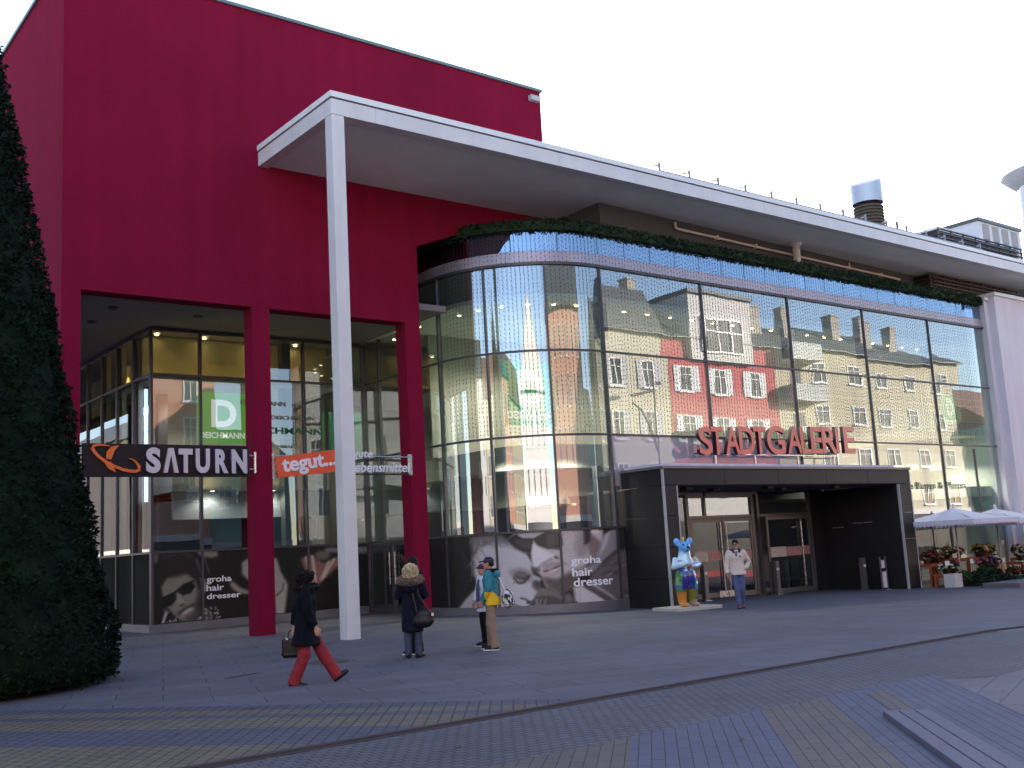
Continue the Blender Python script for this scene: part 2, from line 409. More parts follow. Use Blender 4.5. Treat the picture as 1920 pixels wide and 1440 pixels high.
# ------------------------------------------------------------------ shared materials
M_red = mat('red_render', (.203, .0085, .032), .9, spec=.04, var=.11, scale=.5, bump=.002, bscale=120, streak=.09)
M_white = mat('white_paint', (.60, .60, .59), .45, var=.05, scale=1.2, streak=.07)
M_soffit = mat('soffit_render', (.72, .76, .745), .85, var=.08, scale=.7, bump=.002, bscale=60)
M_capw = mat('white_flashing', (.68, .70, .68), .35, var=.04, scale=2)
M_dark = mat('dark_gap', (.02, .02, .022), .8)
M_frame = mat('bronze_frame', (.075, .07, .078), .4, metal=.35, var=.1, scale=4)
M_band = mat('lavender_metal_band', (.36, .33, .39), .35, metal=.4, var=.08, scale=2, streak=.12)
M_steel = mat('brushed_steel', (.55, .55, .56), .28, metal=1.0, var=.08, scale=8)
M_clad = mat('slate_cladding', (.0155, .0145, .016), .5, spec=.25, var=.16, scale=2.5, streak=.12)
M_black = mat('black_panel', (.012, .012, .014), .5)
M_grey_in = mat('inner_wall_paint', (.34, .34, .29), .8, var=.05)
M_in_pale = mat('inner_bulkhead_paint', (.50, .52, .47), .8, var=.05)
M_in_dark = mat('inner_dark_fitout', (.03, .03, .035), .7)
M_in_warm = mat('inner_warm_wall', (.50, .42, .20), .8, var=.06)
M_floor_in = mat('inner_floor_stone', (.25, .24, .22), .4)
M_lou = mat('brown_louvre_slat', (.085, .058, .05), .55, var=.15, scale=5)
M_coping = mat('zinc_coping', (.16, .19, .18), .45, metal=.5, var=.1)
M_sill = mat('plinth_metal', (.17, .16, .18), .45, metal=.4)
G_main = glass_mat('hall_glass', (.62, .72, .67), .28, .0046, .42, body=(.50, .57, .52), body_fac=.075)
G_curve = glass_mat('bent_glass', (.60, .71, .65), .27, .0018, .5, body=(.50, .57, .52), body_fac=.075)
G_rec = glass_mat('shopfront_glass', (.62, .70, .66), .17, .003, .5)
G_side = glass_mat('side_glass', (.50, .56, .53), .12, .002, .5)
G_rail = glass_mat('balustrade_glass', (.50, .68, .82), .34, .006, .9, gcol=(.52, .72, .96))
G_span = glass_mat('lavender_spandrel', (.3, .3, .3), .10, .003, .5, body=(.40, .385, .42), body_fac=.80)
G_clear = glass_mat('clear_rail_glass', (.80, .92, .94), .10, .002, .5)
G_door = glass_mat('door_glass', (.45, .50, .50), .10, .002, .6)
M_trimline = mat('pale_edge_trim', (.40, .39, .40), .5, var=.05)
M_lamp = emit_mat('downlight_glow', (1.0, .80, .45), 14.0)

# ------------------------------------------------------------------ the square
def sheet(name, poly, z, m, kind='structure'):
    me = bpy.data.meshes.new(name); me.from_pydata([(x, y, z) for x, y in poly], [], [tuple(range(len(poly)))]); me.update()
    if me.polygons[0].normal.z < 0: me.flip_normals()
    return tag(link_mesh(name, me, m), kind=kind)
M_slab = paving_mat('grey_slabs', (0.0968, 0.0906, 0.1091), (0.1144, 0.1065, 0.1285), (0.0484, 0.0458, 0.0528), 1.25, .62, .010, rot=math.radians(20), var=.22)
M_set_t = paving_mat('tan_setts', (.150, .121, .085), (.118, .098, .074), (.045, .042, .04), .16, .13, .012, rot=math.radians(-52), var=.18)
M_set_b = paving_mat('blue_grey_setts', (.068, .069, .094), (.085, .084, .108), (.036, .035, .044), .16, .13, .012, rot=math.radians(-52), var=.18)
M_cob = paving_mat('small_grey_setts', (0.0862, 0.0827, 0.1012), (0.1074, 0.1021, 0.1179), (0.0440, 0.0414, 0.0484), .12, .11, .012, rot=math.radians(8), var=.2)
M_brt = paving_mat('tan_bricks', (0.1144, 0.0968, 0.0880), (0.0986, 0.0862, 0.0827), (0.0264, 0.0238, 0.0264), .46, .108, .005, rot=math.radians(-45), var=.16)
M_brb = paving_mat('blue_grey_bricks', (0.0739, 0.0827, 0.1250), (0.0862, 0.0933, 0.1364), (0.0246, 0.0238, 0.0317), .46, .108, .005, rot=math.radians(-45), var=.16)
M_pale = paving_mat('pale_grey_pavers', (0.1144, 0.1091, 0.1285), (0.1302, 0.1250, 0.1426), (0.0528, 0.0502, 0.0572), .6, .3, .008, rot=math.radians(-20), var=.12)
xs = [-500, -60, 0, 17, 30, 45, 60, 120, 600]; ys = [-500, -60, 0, 9, 21, 40, 120, 600]
me = bpy.data.meshes.new('ground')
me.from_pydata([(x, y, gz(x)) for y in ys for x in xs], [], [(j*len(xs)+i, j*len(xs)+i+1, (j+1)*len(xs)+i+1, (j+1)*len(xs)+i) for j in range(len(ys)-1) for i in range(len(xs)-1)])
me.update(); tag(link_mesh('ground', me, M_slab), kind='structure')
# bands of setts left of the drain line, bands of bricks right of it
D_ = Vector((.61, -.79)); N_ = Vector((.79, .61))
def band(name, n0, n1, t0, t1, m, z=.004, ycut=9.46):
    pts = []
    a = N_*n0 + D_*t0; b = N_*n1 + D_*t0
    ta = (N_.y*n0 - ycut)/.79; tb = (N_.y*n1 - ycut)/.79
    pts = [a, b, N_*n1 + D_*tb, N_*n0 + D_*ta]
    return sheet(name, [(p.x, p.y) for p in pts], z, m)
band('sett_paving', 12.05, 12.45, -30, 0, M_set_b)
band('sett_paving', 11.7, 12.05, -30, 0, M_set_t)
band('sett_paving', 11.45, 11.7, -30, 0, M_set_b)
band('sett_paving', 10.75, 11.45, -30, 0, M_set_t)
band('sett_paving', 9.75, 10.75, -30, 0, M_set_b)
band('sett_paving', 6.6, 9.75, -30, 0, M_set_t)
sheet('sett_paving', [(-5, 9.26), (30, 9.26-.0), (30, 7.35), (-5, 7.35)], .004, M_cob) if False else None
sheet('sett_paving', [(-3, 9.26), (17, 9.26), (17, 2.0), (11.2, 7.3), (-3, 7.3)], .003, M_cob)
# sheet('sett_paving', [(1.5, 8.35), (6.9, 8.15), (10.2, 7.55), (10.2, 7.3), (1.5, 7.3)], .010, M_brt)
r2 = math.sqrt(2)
def uv(u, y): return (u*r2+y, y)            # point where band line u meets a given Y
def brick(u0, u1, m, y1=7.3, z=.004, y0=2.5):
    return sheet('brick_paving', [uv(u0, y0), uv(u1, y0), uv(u1, y1), uv(u0, y1)], z, m)
brick(-3.2, -.95, M_brt); brick(-.95, -.28, M_brt); brick(-.28, .99, M_brb); brick(.99, 1.72, M_brt)
brick(1.72, 2.02, M_brb); brick(2.02, 3.2, M_brb)
brick(2.18, 2.42, M_brt, y1=7.05, z=.008)
brick(3.2, 9.5, M_pale, y1=6.6, z=.007)
# drain slot along the square
mb = MB(); mb.box(-6, 9.36, -.05, 17, 9.42, .030)
mb.add([(17,9.36,-.05),(45,9.36-2.0,gz(45)-.05),(45,7.42,gz(45)-.05),(17,9.42,-.05),(17,9.36,.030),(45,7.36,gz(45)+.030),(45,7.42,gz(45)+.030),(17,9.42,.030)],[(0,3,2,1),(4,5,6,7),(0,1,5,4),(1,2,6,5),(2,3,7,6),(3,0,4,7)])
o = mb.build('kerb', mat('kerb_stone', (.038, .031, .037), .7, var=.25, scale=3, bump=.003), bevel=.012); tag(o, kind='structure')
mb = MB(); mb.box(-6, 9.27, -.05, 17, 9.357, .006); o = mb.build('drain_channel', mat('rusty_slot', (.030, .016, .018), .8, var=.4, scale=9)); tag(o, kind='structure')
# low timber-like stone step at the right edge of the brick field
A = Vector((*uv(2.03, 6.1), 0)); dv = Vector((-1, -1, 0)).normalized(); du = Vector((1, -1, 0)).normalized()
root = thing('low_step', 'low grey plank step with dark side, cut into the brick paving at the lower right', 'step', A)
for k in range(3):
    mb = MB(); c = du*(.07+.142*k); 
    mb.obox(c + dv*2.2 + Vector((0, 0, .02)), (2.2, .066, .036), Matrix((dv, du, Vector((0, 0, 1)))).transposed())
    mb.build('plank', mat('grey_plank', (.098, .102, .140), .75, var=.2, scale=4, bump=.003), root, bevel=.006)
# manhole cover in the paving
mc = floor_at(615, 1241); root = thing('manhole_cover', 'flat round dark manhole cover in the grey slabs near the white column', 'manhole', (mc.x, mc.y, 0))
MB().lathe([(0, .012), (.30, .012), (.30, .004)], (0, 0, 0), 32, False).build('lid', mat('cast_iron', (.05, .045, .05), .7, var=.3, scale=14, bump=.003), root)
MB().lathe([(.31, .004), (.31, .016), (.37, .016), (.37, .004)], (0, 0, 0), 32, False).build('ring', mat('cast_ring', (.085, .075, .08), .7), root)
mc = floor_at(455, 1267); root = thing('drain_cover', 'thin dark square drain cover in the slabs left of the striding woman', 'drain cover', (mc.x, mc.y, 0), .4)
MB().box(-.35, -.05, .003, .35, .05, .010).build('grate', MATS['cast_iron'], root)

# ------------------------------------------------------------------ the red building
RX0, RX1, RY, RT = 6.80, 21.62, 25.10, 16.40
CEIL = 8.80
red = thing('red_building', 'tall windowless crimson rendered block over an open arcade of square red pillars', 'building', (RX0, RY, 0))
def put(mb, name, m, parent, bevel=0.0):
    """a part whose shape is given in world coordinates"""
    o = mb.build(name, m, None, bevel); return hang(o, parent)
def hang(o, parent):
    o.parent = parent
    if parent.type == 'EMPTY':
        o.matrix_parent_inverse = (Matrix.Translation(parent.location) @ parent.rotation_euler.to_matrix().to_4x4()).inverted()
    return o
mb = MB()
mb.box(RX0, RY, 8.25, 16.58, RY+.5, RT); mb.add([(16.58,RY,10.55),(18.36,RY,11.22),(18.36,RY+.5,11.22),(16.58,RY+.5,10.55),(16.58,RY,RT),(18.36,RY,RT),(18.36,RY+.5,RT),(16.58,RY+.5,RT)],[(0,3,2,1),(4,5,6,7),(0,1,5,4),(1,2,6,5),(2,3,7,6),(3,0,4,7)]); mb.box(18.36, RY, 10.34, RX1, RY+.5, RT)   # front, notched over the glass hall
mb.box(RX0, RY+.5, 8.25, RX0+.5, 58, RT)             # left side
mb.box(RX1-.5, RY+.5, 11.32, RX1, 58, RT); mb.box(18.36, RY+.5, 10.34, 18.8, 34, 11.6); mb.box(16.58, 27.6, 10.34, 18.36, 28.0, 11.6); mb.box(16.58, RY+.5, 11.34, 18.36, 28.0, 11.5)            # right side
mb.box(RX0+.5, 57.5, 0, RX1-.5, 58, RT)
mb.box(RX0+.5, RY+.5, RT-.4, RX1-.5, 57.5, RT-.2)
put(mb, 'wall', M_red, red)
for x0, x1, y0 in ((RX0, 7.24, RY), (11.47, 11.95, RY), (16.08, 16.58, RY), (RX0, 7.24, 31.0), (RX0, 7.24, 37.0), (RX0, 7.24, 43.0)):
    put(MB().box(x0, y0, -.1, x1, y0+.5, 8.249), 'pillar', M_red, red)
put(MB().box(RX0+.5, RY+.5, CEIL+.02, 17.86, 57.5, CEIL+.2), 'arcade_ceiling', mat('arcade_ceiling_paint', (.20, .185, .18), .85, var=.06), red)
mb = MB(); mb.box(RX0-.06, RY-.06, RT, RX1+.06, RY+.5, RT+.09); mb.box(RX0-.06, RY+.5, RT, RX0+.5, 58, RT+.09); mb.box(RX1-.5, RY+.5, RT, RX1+.06, 58, RT+.09)
put(mb, 'roof_edge', M_coping, red)
mb = MB(); mb.box(21.12, RY-.16, 16.0, 21.5, RY, 16.18); put(mb, 'wall_lamp', mat('lamp_housing', (.42, .40, .42), .5), red, .01)
for q in ((212, 578), (172, 604), (372, 594)):
    p = on_z(*q, CEIL); d = thing('ceiling_spot', 'dark round recessed spot in the grey arcade ceiling', 'ceiling lamp', (p[0], p[1], CEIL+.02), 0, 'unlit spots in the arcade ceiling')
    MB().lathe([(0, -.025), (.11, -.025), (.13, -.04), (.15, 0)], (0, 0, 0), 18).build('ring', M_black, d)

# ------------------------------------------------------------------ the recessed shopfront behind the red pillars
CX, CY = 10.85, 30.70                    # its outer corner
ZT = [.22, 2.23, 4.93, 7.40, CEIL]
shop = thing('recessed_shopfront', 'recessed glazed shopfront with dark frames behind the red pillars', 'shopfront', (CX, CY, 0))
fx = [10.85, 12.33, 13.9, 15.75, 17.9]
def pane(name, p0, p1, z0, z1, m, parent):
    """flat pane between two plan points"""
    t = Vector((p1[0]-p0[0], p1[1]-p0[1], 0)).normalized(); n = Vector((t.y, -t.x, 0))*.006
    mb = MB(); a, b = Vector((*p0, 0)), Vector((*p1, 0))
    mb.add([a+Vector((0,0,z0)), b+Vector((0,0,z0)), b+Vector((0,0,z1)), a+Vector((0,0,z1))], [(0,1,2,3)])
    return put(mb, name, m, parent)
for i in range(4):
    for r in range(1, 4): pane('pane', (fx[i], CY), (fx[i+1], CY), ZT[r], ZT[r+1], G_rec, shop)
sy = [30.7, 32.2, 33.7, 35.2, 36.7, 38.2, 39.7, 41.2]
for i in range(7):
    for r in range(1, 4): pane('pane', (CX, sy[i+1]), (CX, sy[i]), ZT[r], ZT[r+1], G_side, shop)
mb = MB()
for x in fx: mb.box(x-.035, CY-.05, .2, x+.035, CY+.10, CEIL)
for z in ZT[1:4]: mb.box(CX-.05, CY-.045, z-.03, 17.86, CY+.09, z+.03)
for y in sy[1:]: mb.box(CX-.05, y-.035, .2, CX+.10, y+.035, CEIL)
for z in ZT[1:4]: mb.box(CX-.045, CY+.1, z-.03, CX+.09, 41.2, z+.03)
mb.box(CX-.05, CY-.06, CEIL-.10, 17.86, CY+.08, CEIL-.001)
mb.box(CX-.06, CY+.1, CEIL-.11, CX+.08, 41.2, CEIL-.002)
put(mb, 'frame', M_frame, shop)
mb = MB(); mb.box(CX-.12, CY-.12, -.05, 17.8, CY+.1, .215); mb.box(CX-.121, CY+.1, -.05, CX+.1, 41.2, .214); put(mb, 'plinth', M_sill, shop)
mb = MB()
for y in (32.2, 33.7, 35.2): mb.box(CX+.12, y-.05, 2.3, CX+.26, y+.05, CEIL-.05)
put(mb, 'inner_fin', mat('pale_inner_fin', (.62, .58, .40), .5), shop)
# the glazed doors in the right hand side wall
def door(parent, name, p0, p1, z0, z1, handle_z=(.9, 1.9), side=1, fw=.09, fm=None, gm=None):
    t = Vector((p1[0]-p0[0], p1[1]-p0[1], 0)); L = t.length; t.normalize(); n = Vector((t.y, -t.x, 0)); a = Vector((*p0, 0))
    def bx(mb, u0, u1, v0, v1, d0, d1):
        c = a + t*((u0+u1)/2) + n*((d0+d1)/2) + Vector((0, 0, (v0+v1)/2))
        mb.obox(c, ((u1-u0)/2, abs(d1-d0)/2, (v1-v0)/2), Matrix((t, n, Vector((0, 0, 1)))).transposed())
    mb = MB(); bx(mb, 0, fw, z0, z1, -.03, .03); bx(mb, L-fw, L, z0, z1, -.03, .03); bx(mb, fw, L-fw, z0, z0+fw*1.6, -.029, .029); bx(mb, fw, L-fw, z1-fw, z1, -.029, .029)
    d = put(mb, name, fm or M_frame, parent)
    mb = MB(); bx(mb, fw, L-fw, z0+fw*1.6, z1-fw, -.006, .006); put(mb, 'door_glass', gm or G_door, d)
    u = L-fw*1.2 if side > 0 else fw*1.2
    c0 = a + t*u + n*.08; mb = MB(); mb.tube([c0+Vector((0,0,handle_z[0])), c0+Vector((0,0,handle_z[1]))], .022, 8)
    for hz in (handle_z[0]+.1, handle_z[1]-.1): mb.tube([c0+Vector((0,0,hz)), c0-n*.05+Vector((0,0,hz))], .012, 6)
    put(mb, 'handle', M_steel, d)
    return d
# what stands behind the glass
mb = MB(); mb.box(10.95, 35.5, .0, 18.0, 35.7, 7.3); put(mb, 'inner_wall', M_grey_in, shop)
mb = MB(); mb.box(11.0, 31.9, 7.44, 17.25, 32.0, CEIL-.01); mb.box(12.2, 32.0, 7.44, 12.3, 41, CEIL-.01); put(mb, 'warm_wall', M_in_warm, shop)
mb = MB(); mb.box(11.0, 30.85, 7.30, 17.2, 35.5, 7.42); mb.box(11.9, 31.9, 4.05, 17.2, 35.5, 4.7); put(mb, 'floor_slab', M_in_pale, shop)
mb = MB(); mb.box(11.9, 31.85, 3.2, 17.2, 31.95, 4.04); put(mb, 'bulkhead', mat('blue_grey_bulkhead', (.20, .24, .28), .7), shop)
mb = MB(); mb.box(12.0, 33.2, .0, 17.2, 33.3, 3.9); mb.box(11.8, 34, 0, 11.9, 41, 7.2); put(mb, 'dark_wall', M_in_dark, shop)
mb = MB(); mb.box(15.35, 31.4, 0, 15.65, 31.7, CEIL-.02); mb.box(12.1, 33.6, 0, 12.4, 33.9, CEIL-.02); put(mb, 'inner_column', mat('inner_column_paint', (.06, .06, .065), .6), shop)
mb = MB(); mb.box(10.9, 30.8, -.02, 17.25, 36, .012); put(mb, 'inner_floor', M_floor_in, shop)

t = thing('glow_strip', 'upright glowing blue-white strip added just inside the corner of the recessed shopfront', 'glowing strip', (11.14, 31.98, 3.75))  # glowing tube added in place of a bright reflection at the glass corner
MB().tube([(0, 0, 0), (0, 0, 3.4)], .06, 10).build('tube', emit_mat('blue_white_glow', (.45, .62, 1.0), 1.1), t)
MB().box(-.06, -.06, -.06, .06, .06, -.001).box(-.06, -.06, 3.401, .06, .06, 3.46).build('end_cap', M_frame, t)
# downlights and the warm wall washers
def downlight(x, y, z, r=.055, n=12):
    d = thing('downlight', 'small round glowing downlight in a ceiling behind the glass', 'downlight', (x, y, z), 0, 'small glowing downlights behind the glass')
    MB().lathe([(0, -.03), (r, -.03), (r, -.012)], (0, 0, 0), n).build('lamp', M_lamp, d)
    MB().lathe([(r+.004, -.035), (r+.03, -.035), (r+.035, 0)], (0, 0, 0), n).build('trim', M_steel, d)
    return d
def washer(x, y, z, e=55.0):
    l = bpy.data.lights.new('wall_washer', 'SPOT'); l.energy = e; l.color = (1.0, .74, .36); l.spot_size = math.radians(60); l.spot_blend = .6; l.shadow_soft_size = .04
    o = bpy.data.objects.new('wall_washer', l); COL.objects.link(o); o.location = (x, y, z); o.rotation_euler = (math.radians(-12), 0, 0)
    return o
for x in (11.35, 12.85, 14.4, 15.95):
    washer(x, 31.62, CEIL-.08); downlight(x, 31.62, CEIL)
for y in (33.2, 35.0, 36.8):
    l = washer(11.9, y, CEIL-.08, 50); l.rotation_euler = (0, math.radians(-12), 0); downlight(11.9, y, CEIL)
def room_fill(x, y, z, e, deg=150):  # spots added to brighten the rooms, mostly away from any downlight fitting
    l = bpy.data.lights.new('room_fill_spot', 'SPOT'); l.energy = e; l.color = (1.0, .93, .80); l.spot_size = math.radians(deg); l.spot_blend = .5; l.shadow_soft_size = .12
    o = bpy.data.objects.new('room_fill_spot', l); COL.objects.link(o); o.location = (x, y, z); return o
for x in (13.0, 15.0): downlight(x, 31.5, 4.05, .075); room_fill(x, 31.5, 4.0, 40)
for x in (13.0, 16.2): room_fill(x, 33.2, 7.2, 70)

# ------------------------------------------------------------------ white canopy on its column
can = thing('canopy', 'long flat white-edged canopy roof carried by one slender white corner column', 'canopy', (11.72, 21.1, 0))
KX, KY = 11.72, 21.10
mb = MB(); mb.prism([(KX+.3, KY+.3), (47.6, KY+.3), (47.6, 24.6), (21.9, 24.6), (21.9, RY-.004), (KX+.3, RY-.004)], 12.11, 12.44); put(mb, 'soffit', M_soffit, can)
fxs = [KX]+[KX+1.2+2.9*k for k in range(12)]+[47.6]
for i in range(len(fxs)-1): put(MB().box(fxs[i]+(.006 if i else 0), KY, 12.06, fxs[i+1], KY+.298, 12.44), 'fascia_panel', M_white, can)
put(MB().box(KX, KY+.304, 12.06, KX+.298, 23.1, 12.44), 'fascia_panel', M_white, can); put(MB().box(KX, 23.106, 12.06, KX+.298, RY-.003, 12.44), 'fascia_panel', M_white, can)
mb = MB(); mb.box(KX-.03, KY-.03, 12.475, 47.6, KY+.5, 12.62); mb.box(KX-.03, KY+.5, 12.475, KX+.5, RY-.003, 12.62); put(mb, 'flashing', M_capw, can)
mb = MB(); mb.box(KX+.03, KY+.03, 12.4405, 47.6, KY+.5, 12.4745); mb.box(KX+.03, KY+.5, 12.4405, KX+.5, RY-.003, 12.4745); put(mb, 'shadow_gap', M_dark, can)
mb = MB(); mb.prism([(KX+.5, KY+.5), (60, KY+.5), (60, 60), (21.9, 60), (21.9, RY-.004), (KX+.5, RY-.004)], 12.445, 12.56); put(mb, 'roof_skin', mat('roof_gravel', (.3, .3, .3), .9), can)
mb = MB(); mb.box(KX+.004, KY+.004, -.02, KX+.335, KY+.335, 12.055); put(mb, 'column', M_white, can, .008)
# ------------------------------------------------------------------ the glass hall: straight front with one rounded corner
R_, AX, AY, GY = 3.6, 21.55, 26.45, 22.85
ARC = R_*math.pi/2
def gp(s, off=0.0):
    """plan point of the facade at run length s, moved outwards by off"""
    if s < 0: return (AX-R_-off, AY-s)
    if s <= ARC:
        a = s/R_; return (AX-(R_+off)*math.cos(a), AY-(R_+off)*math.sin(a))
    return (AX+s-ARC, GY-off)
def srun(s0, s1):
    cut = [s0]+[c for c in (0.0, ARC) if s0 < c < s1]+[s1]; out = []
    for a, b in zip(cut[:-1], cut[1:]):
        n = max(1, int(math.ceil((b-a)/.12))) if a >= -1e-6 and b <= ARC+1e-6 else 1
        out += [a+(b-a)*i/n for i in range(n)]
    return out+[s1]
def sweep(mb, s0, s1, z0, z1, o0, o1):
    ss = srun(s0, s1); n = len(ss); vs = []
    for s in ss:
        a, b = gp(s, o0), gp(s, o1); vs += [(*a, z0), (*b, z0), (*b, z1), (*a, z1)]
    fs = []
    for i in range(n-1):
        for k in range(4): fs.append((4*i+k, 4*i+(k+1)%4, 4*i+4+(k+1)%4, 4*i+4+k))
    fs += [(3,2,1,0), tuple(4*(n-1)+k for k in range(4))]
    mb.add(vs, fs); return mb
def skin(name, s0, s1, z0, z1, m, parent, off=0.0):
    ss = srun(s0, s1); n = len(ss)
    vs = [(*gp(s, off), z0) for s in ss]+[(*gp(s, off), z1) for s in ss]
    mb = MB().add(vs, [(i, i+1, n+i+1, n+i) for i in range(n-1)], True)
    return put(mb, name, m, parent)
hall = thing('glass_hall', 'two storey glass hall with a rounded corner and thin bronze framing', 'glass facade', (AX, GY, 0))
sA = [math.radians(a)*R_ for a in (4, 32, 61)]
SM = [-4.25, -3.25, -1.6]+sA+[ARC+.02+4.45*k for k in range(6)]      # mullions
SE = SM[-1]
ZR = [.20, 2.23, 4.93, 7.40, 9.97]
for i in range(len(SM)-1):
    m = G_main if SM[i] >= ARC else G_curve
    inside = ARC < SM[i] < ARC+12.4
    for r in range(1, 4): skin('pane', SM[i], SM[i+1], 3.42 if inside and r == 1 else ZR[r], ZR[r+1] if (r < 3 or SM[i+1] > -1.5) else CEIL-.01, G_span if inside and r == 1 and SM[i] < ARC+8 else m, hall)
# lower row right of the portal is clear shop glass
skin('pane', ARC+34.12-AX, SE, ZR[0], ZR[1], glass_mat('low_shop_glass', (.50, .54, .53), .10, .003, .5), hall)
skin('pane', ARC+34.12-AX, SM[-3], ZR[1], 3.42, G_main, hall)
skin('pane', ARC+.05, ARC+.26, ZR[1], 3.42, G_main, hall)
mb = MB()
for s in SM:
    a, b = gp(s, .05), gp(s, -.09); t = Vector((gp(s+.01)[0]-gp(s-.01)[0], gp(s+.01)[1]-gp(s-.01)[1], 0)).normalized()
    z0_, z1_ = (3.42 if ARC+1 < s < ARC+12 else .03), (9.97 if s > -1.5 else CEIL-.01)
    hh = (z1_-z0_)/2
    c = Vector(((a[0]+b[0])/2, (a[1]+b[1])/2, (z0_+z1_)/2)); n = Vector((t.y, -t.x, 0))
    mb.obox(c, (.03, .07, hh), Matrix((t, n, Vector((0, 0, 1)))).transposed())
for z in (4.93, 7.40): sweep(mb, -4.25, SE, z-.028, z+.028, -.085, .045)
sweep(mb, -4.25, ARC+.3, 2.20, 2.26, -.085, .045); sweep(mb, ARC+34.1-AX, SE, 2.20, 2.26, -.085, .045)
sweep(mb, -1.9, SE, 9.95, 10.03, -.08, .085)
for s in (ARC+.02+4.45*4.55,):
    c = Vector((*gp(s, -.02), 3.5)); mb.obox(c, (.018, .05, 1.3), Matrix.Identity(3))
put(mb, 'frame', M_frame, hall)
put(sweep(MB(), -1.9, SE, 10.031, 10.36, -.06, .03), 'top_band', M_band, hall)
put(sweep(MB(), -1.5, ARC+.3, -.6, .19, -.06, .06), 'plinth', M_sill, hall); put(sweep(MB(), ARC+34.1-AX, SE, -.8, -.2, -.06, .06), 'plinth', M_sill, hall)
SB = [-1.9]+[math.radians(a)*R_ for a in (2, 24, 46, 68)]+[ARC+1.12*k for k in range(21)]
for i in range(len(SB)-1): skin('balustrade_pane', SB[i]+.012, SB[i+1]-.012, 10.37, 11.02, G_rail, hall, .012)
mb = MB()
for s in SB[1:-1]:
    c = Vector((*gp(s, -.05), 10.72)); mb.obox(c, (.012, .012, .36), Matrix.Identity(3))
put(mb, 'balustrade_clamp', M_frame, hall)
# frames of the poster row
mb = MB()
for s in sA+[ARC+.02, ARC+.9]:
    c = Vector((*gp(s, .035), 1.2)); t = Vector((gp(s+.01)[0]-gp(s-.01)[0], gp(s+.01)[1]-gp(s-.01)[1], 0)).normalized()
    mb.obox(c, (.022, .03, 1.0), Matrix((t, Vector((t.y, -t.x, 0)), Vector((0, 0, 1)))).transposed())
put(mb, 'poster_frame', M_frame, hall)
# inside of the hall
SI0, SI1 = -4.1, SE-.15
def inset_poly(off, s0=SI0, s1=SI1, yb=31.0):
    p = [gp(s, -off) for s in srun(s0, s1)]; return p+[(p[-1][0], yb), (p[0][0], yb)]
put(MB().prism(inset_poly(.22, s0=-1.8, yb=34), 10.05, 10.30), 'terrace_slab', M_soffit, hall)
put(MB().prism(inset_poly(.16), 8.98, 9.12), 'upper_ceiling', M_in_pale, hall)
put(MB().prism(inset_poly(2.0, .2), 4.15, 4.88), 'floor_slab', M_in_pale, hall)
put(MB().prism(inset_poly(3.1, .4), 3.1, 4.149), 'bulkhead', M_grey_in, hall)
put(MB().box(19.6, 29.2, 4.881, 43.6, 29.3, 8.97), 'inner_wall', M_grey_in, hall)
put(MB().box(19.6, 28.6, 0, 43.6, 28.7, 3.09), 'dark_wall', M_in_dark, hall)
put(MB().prism(inset_poly(.1), -.6, -.45), 'inner_floor', M_floor_in, hall)
put(MB().box(18.05, 35.7, -1, 62, 60, 12.44), 'rear_block', M_grey_in, hall)
put(MB().box(43.45, 22.95, -.5, 43.6, 31, 9.9), 'end_wall', mat('end_wall_paint', (.50, .54, .49), .8, var=.05), hall)
put(MB().box(41.4, 23.2, 2.9, 43.44, 31, 3.3).box(41.4, 23.2, 5.4, 43.44, 31, 5.9), 'end_slab', M_in_pale, hall)
for s in (ARC+.35,)+tuple(ARC+4.47*k+.35 for k in range(1, 5)):
    x, y = gp(s, -.42); put(MB().box(x-.16, y-.14, 7.9, x+.16, y+.14, 8.975), 'inner_column', M_frame, hall)
    if not 22.3 < x < 33.4: put(MB().box(x-.10, y+.5, -.4, x+.10, y+.7, 4.1), 'inner_column', M_frame, hall)
for k in range(24):
    s = .25+k*1.03; x, y = gp(s, -.85); downlight(x, y, 8.975)
for s in (2.0, 4.6, 7.0): x, y = gp(s, -3.3); downlight(x, y, 3.095, .08)
for s in (1.4, 4.4, 7.5, 11.5, 15.5, 19.5, 23.5): x, y = gp(s, -3.4); room_fill(x, y, 8.85, 170)
for s in (1.2, 3.4, 5.6, 20.5, 24.5, 26.3): x, y = gp(s, -1.2); room_fill(x, y, 4.6, 110)
for s in (19.6, 22.6, 24.3): x, y = gp(s, -.9); downlight(x, y, 4.14, .05)
for x, y in ((18.9, 30.2), (18.6, 28.2)): downlight(x, y, 8.975)
downlight(18.7, 29.0, 3.095, .09)
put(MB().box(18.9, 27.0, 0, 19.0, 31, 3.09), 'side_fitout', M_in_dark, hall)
door(hall, 'door', (17.93, 30.55), (17.93, 29.2), .02, 2.19, side=1); door(hall, 'door', (17.93, 29.1), (17.93, 27.75), .02, 2.19, side=-1)
skin('low_pane', -2.3, -1.5, .02, 2.2, G_side, hall)

# ------------------------------------------------------------------ evergreen garland along the hall roof and the light strings hanging from it
M_garl = leaf_mat('garland_needles', (.010, .022, .014), (.028, .060, .032))
mb = MB(); pts = []; nors = []
ss = np.arange(-1.9, SE, .026)
for s in ss:
    for _ in range(4):
        a = random.uniform(0, 2*math.pi); rr = random.uniform(.12, .19)
        x, y = gp(s, .03+rr*math.cos(a)); pts.append((x, y, 11.12+rr*math.sin(a)*1.05))
        x2, y2 = gp(s, .03+(rr+.1)*math.cos(a)); nors.append(Vector((x2-x, y2-y, .1*math.sin(a))).normalized())
tufts(mb, pts, nors, .075, 5, 1.0)
o = mb.build('evergreen_garland', M_garl); tag(o, 'thick dark evergreen garland running along the roof edge of the glass hall', 'garland')
core = sweep(MB(), -1.9, SE, 10.98, 11.26, -.10, .15); put(core, 'core', M_garl, o)
mb = MB(); zz = 0.0
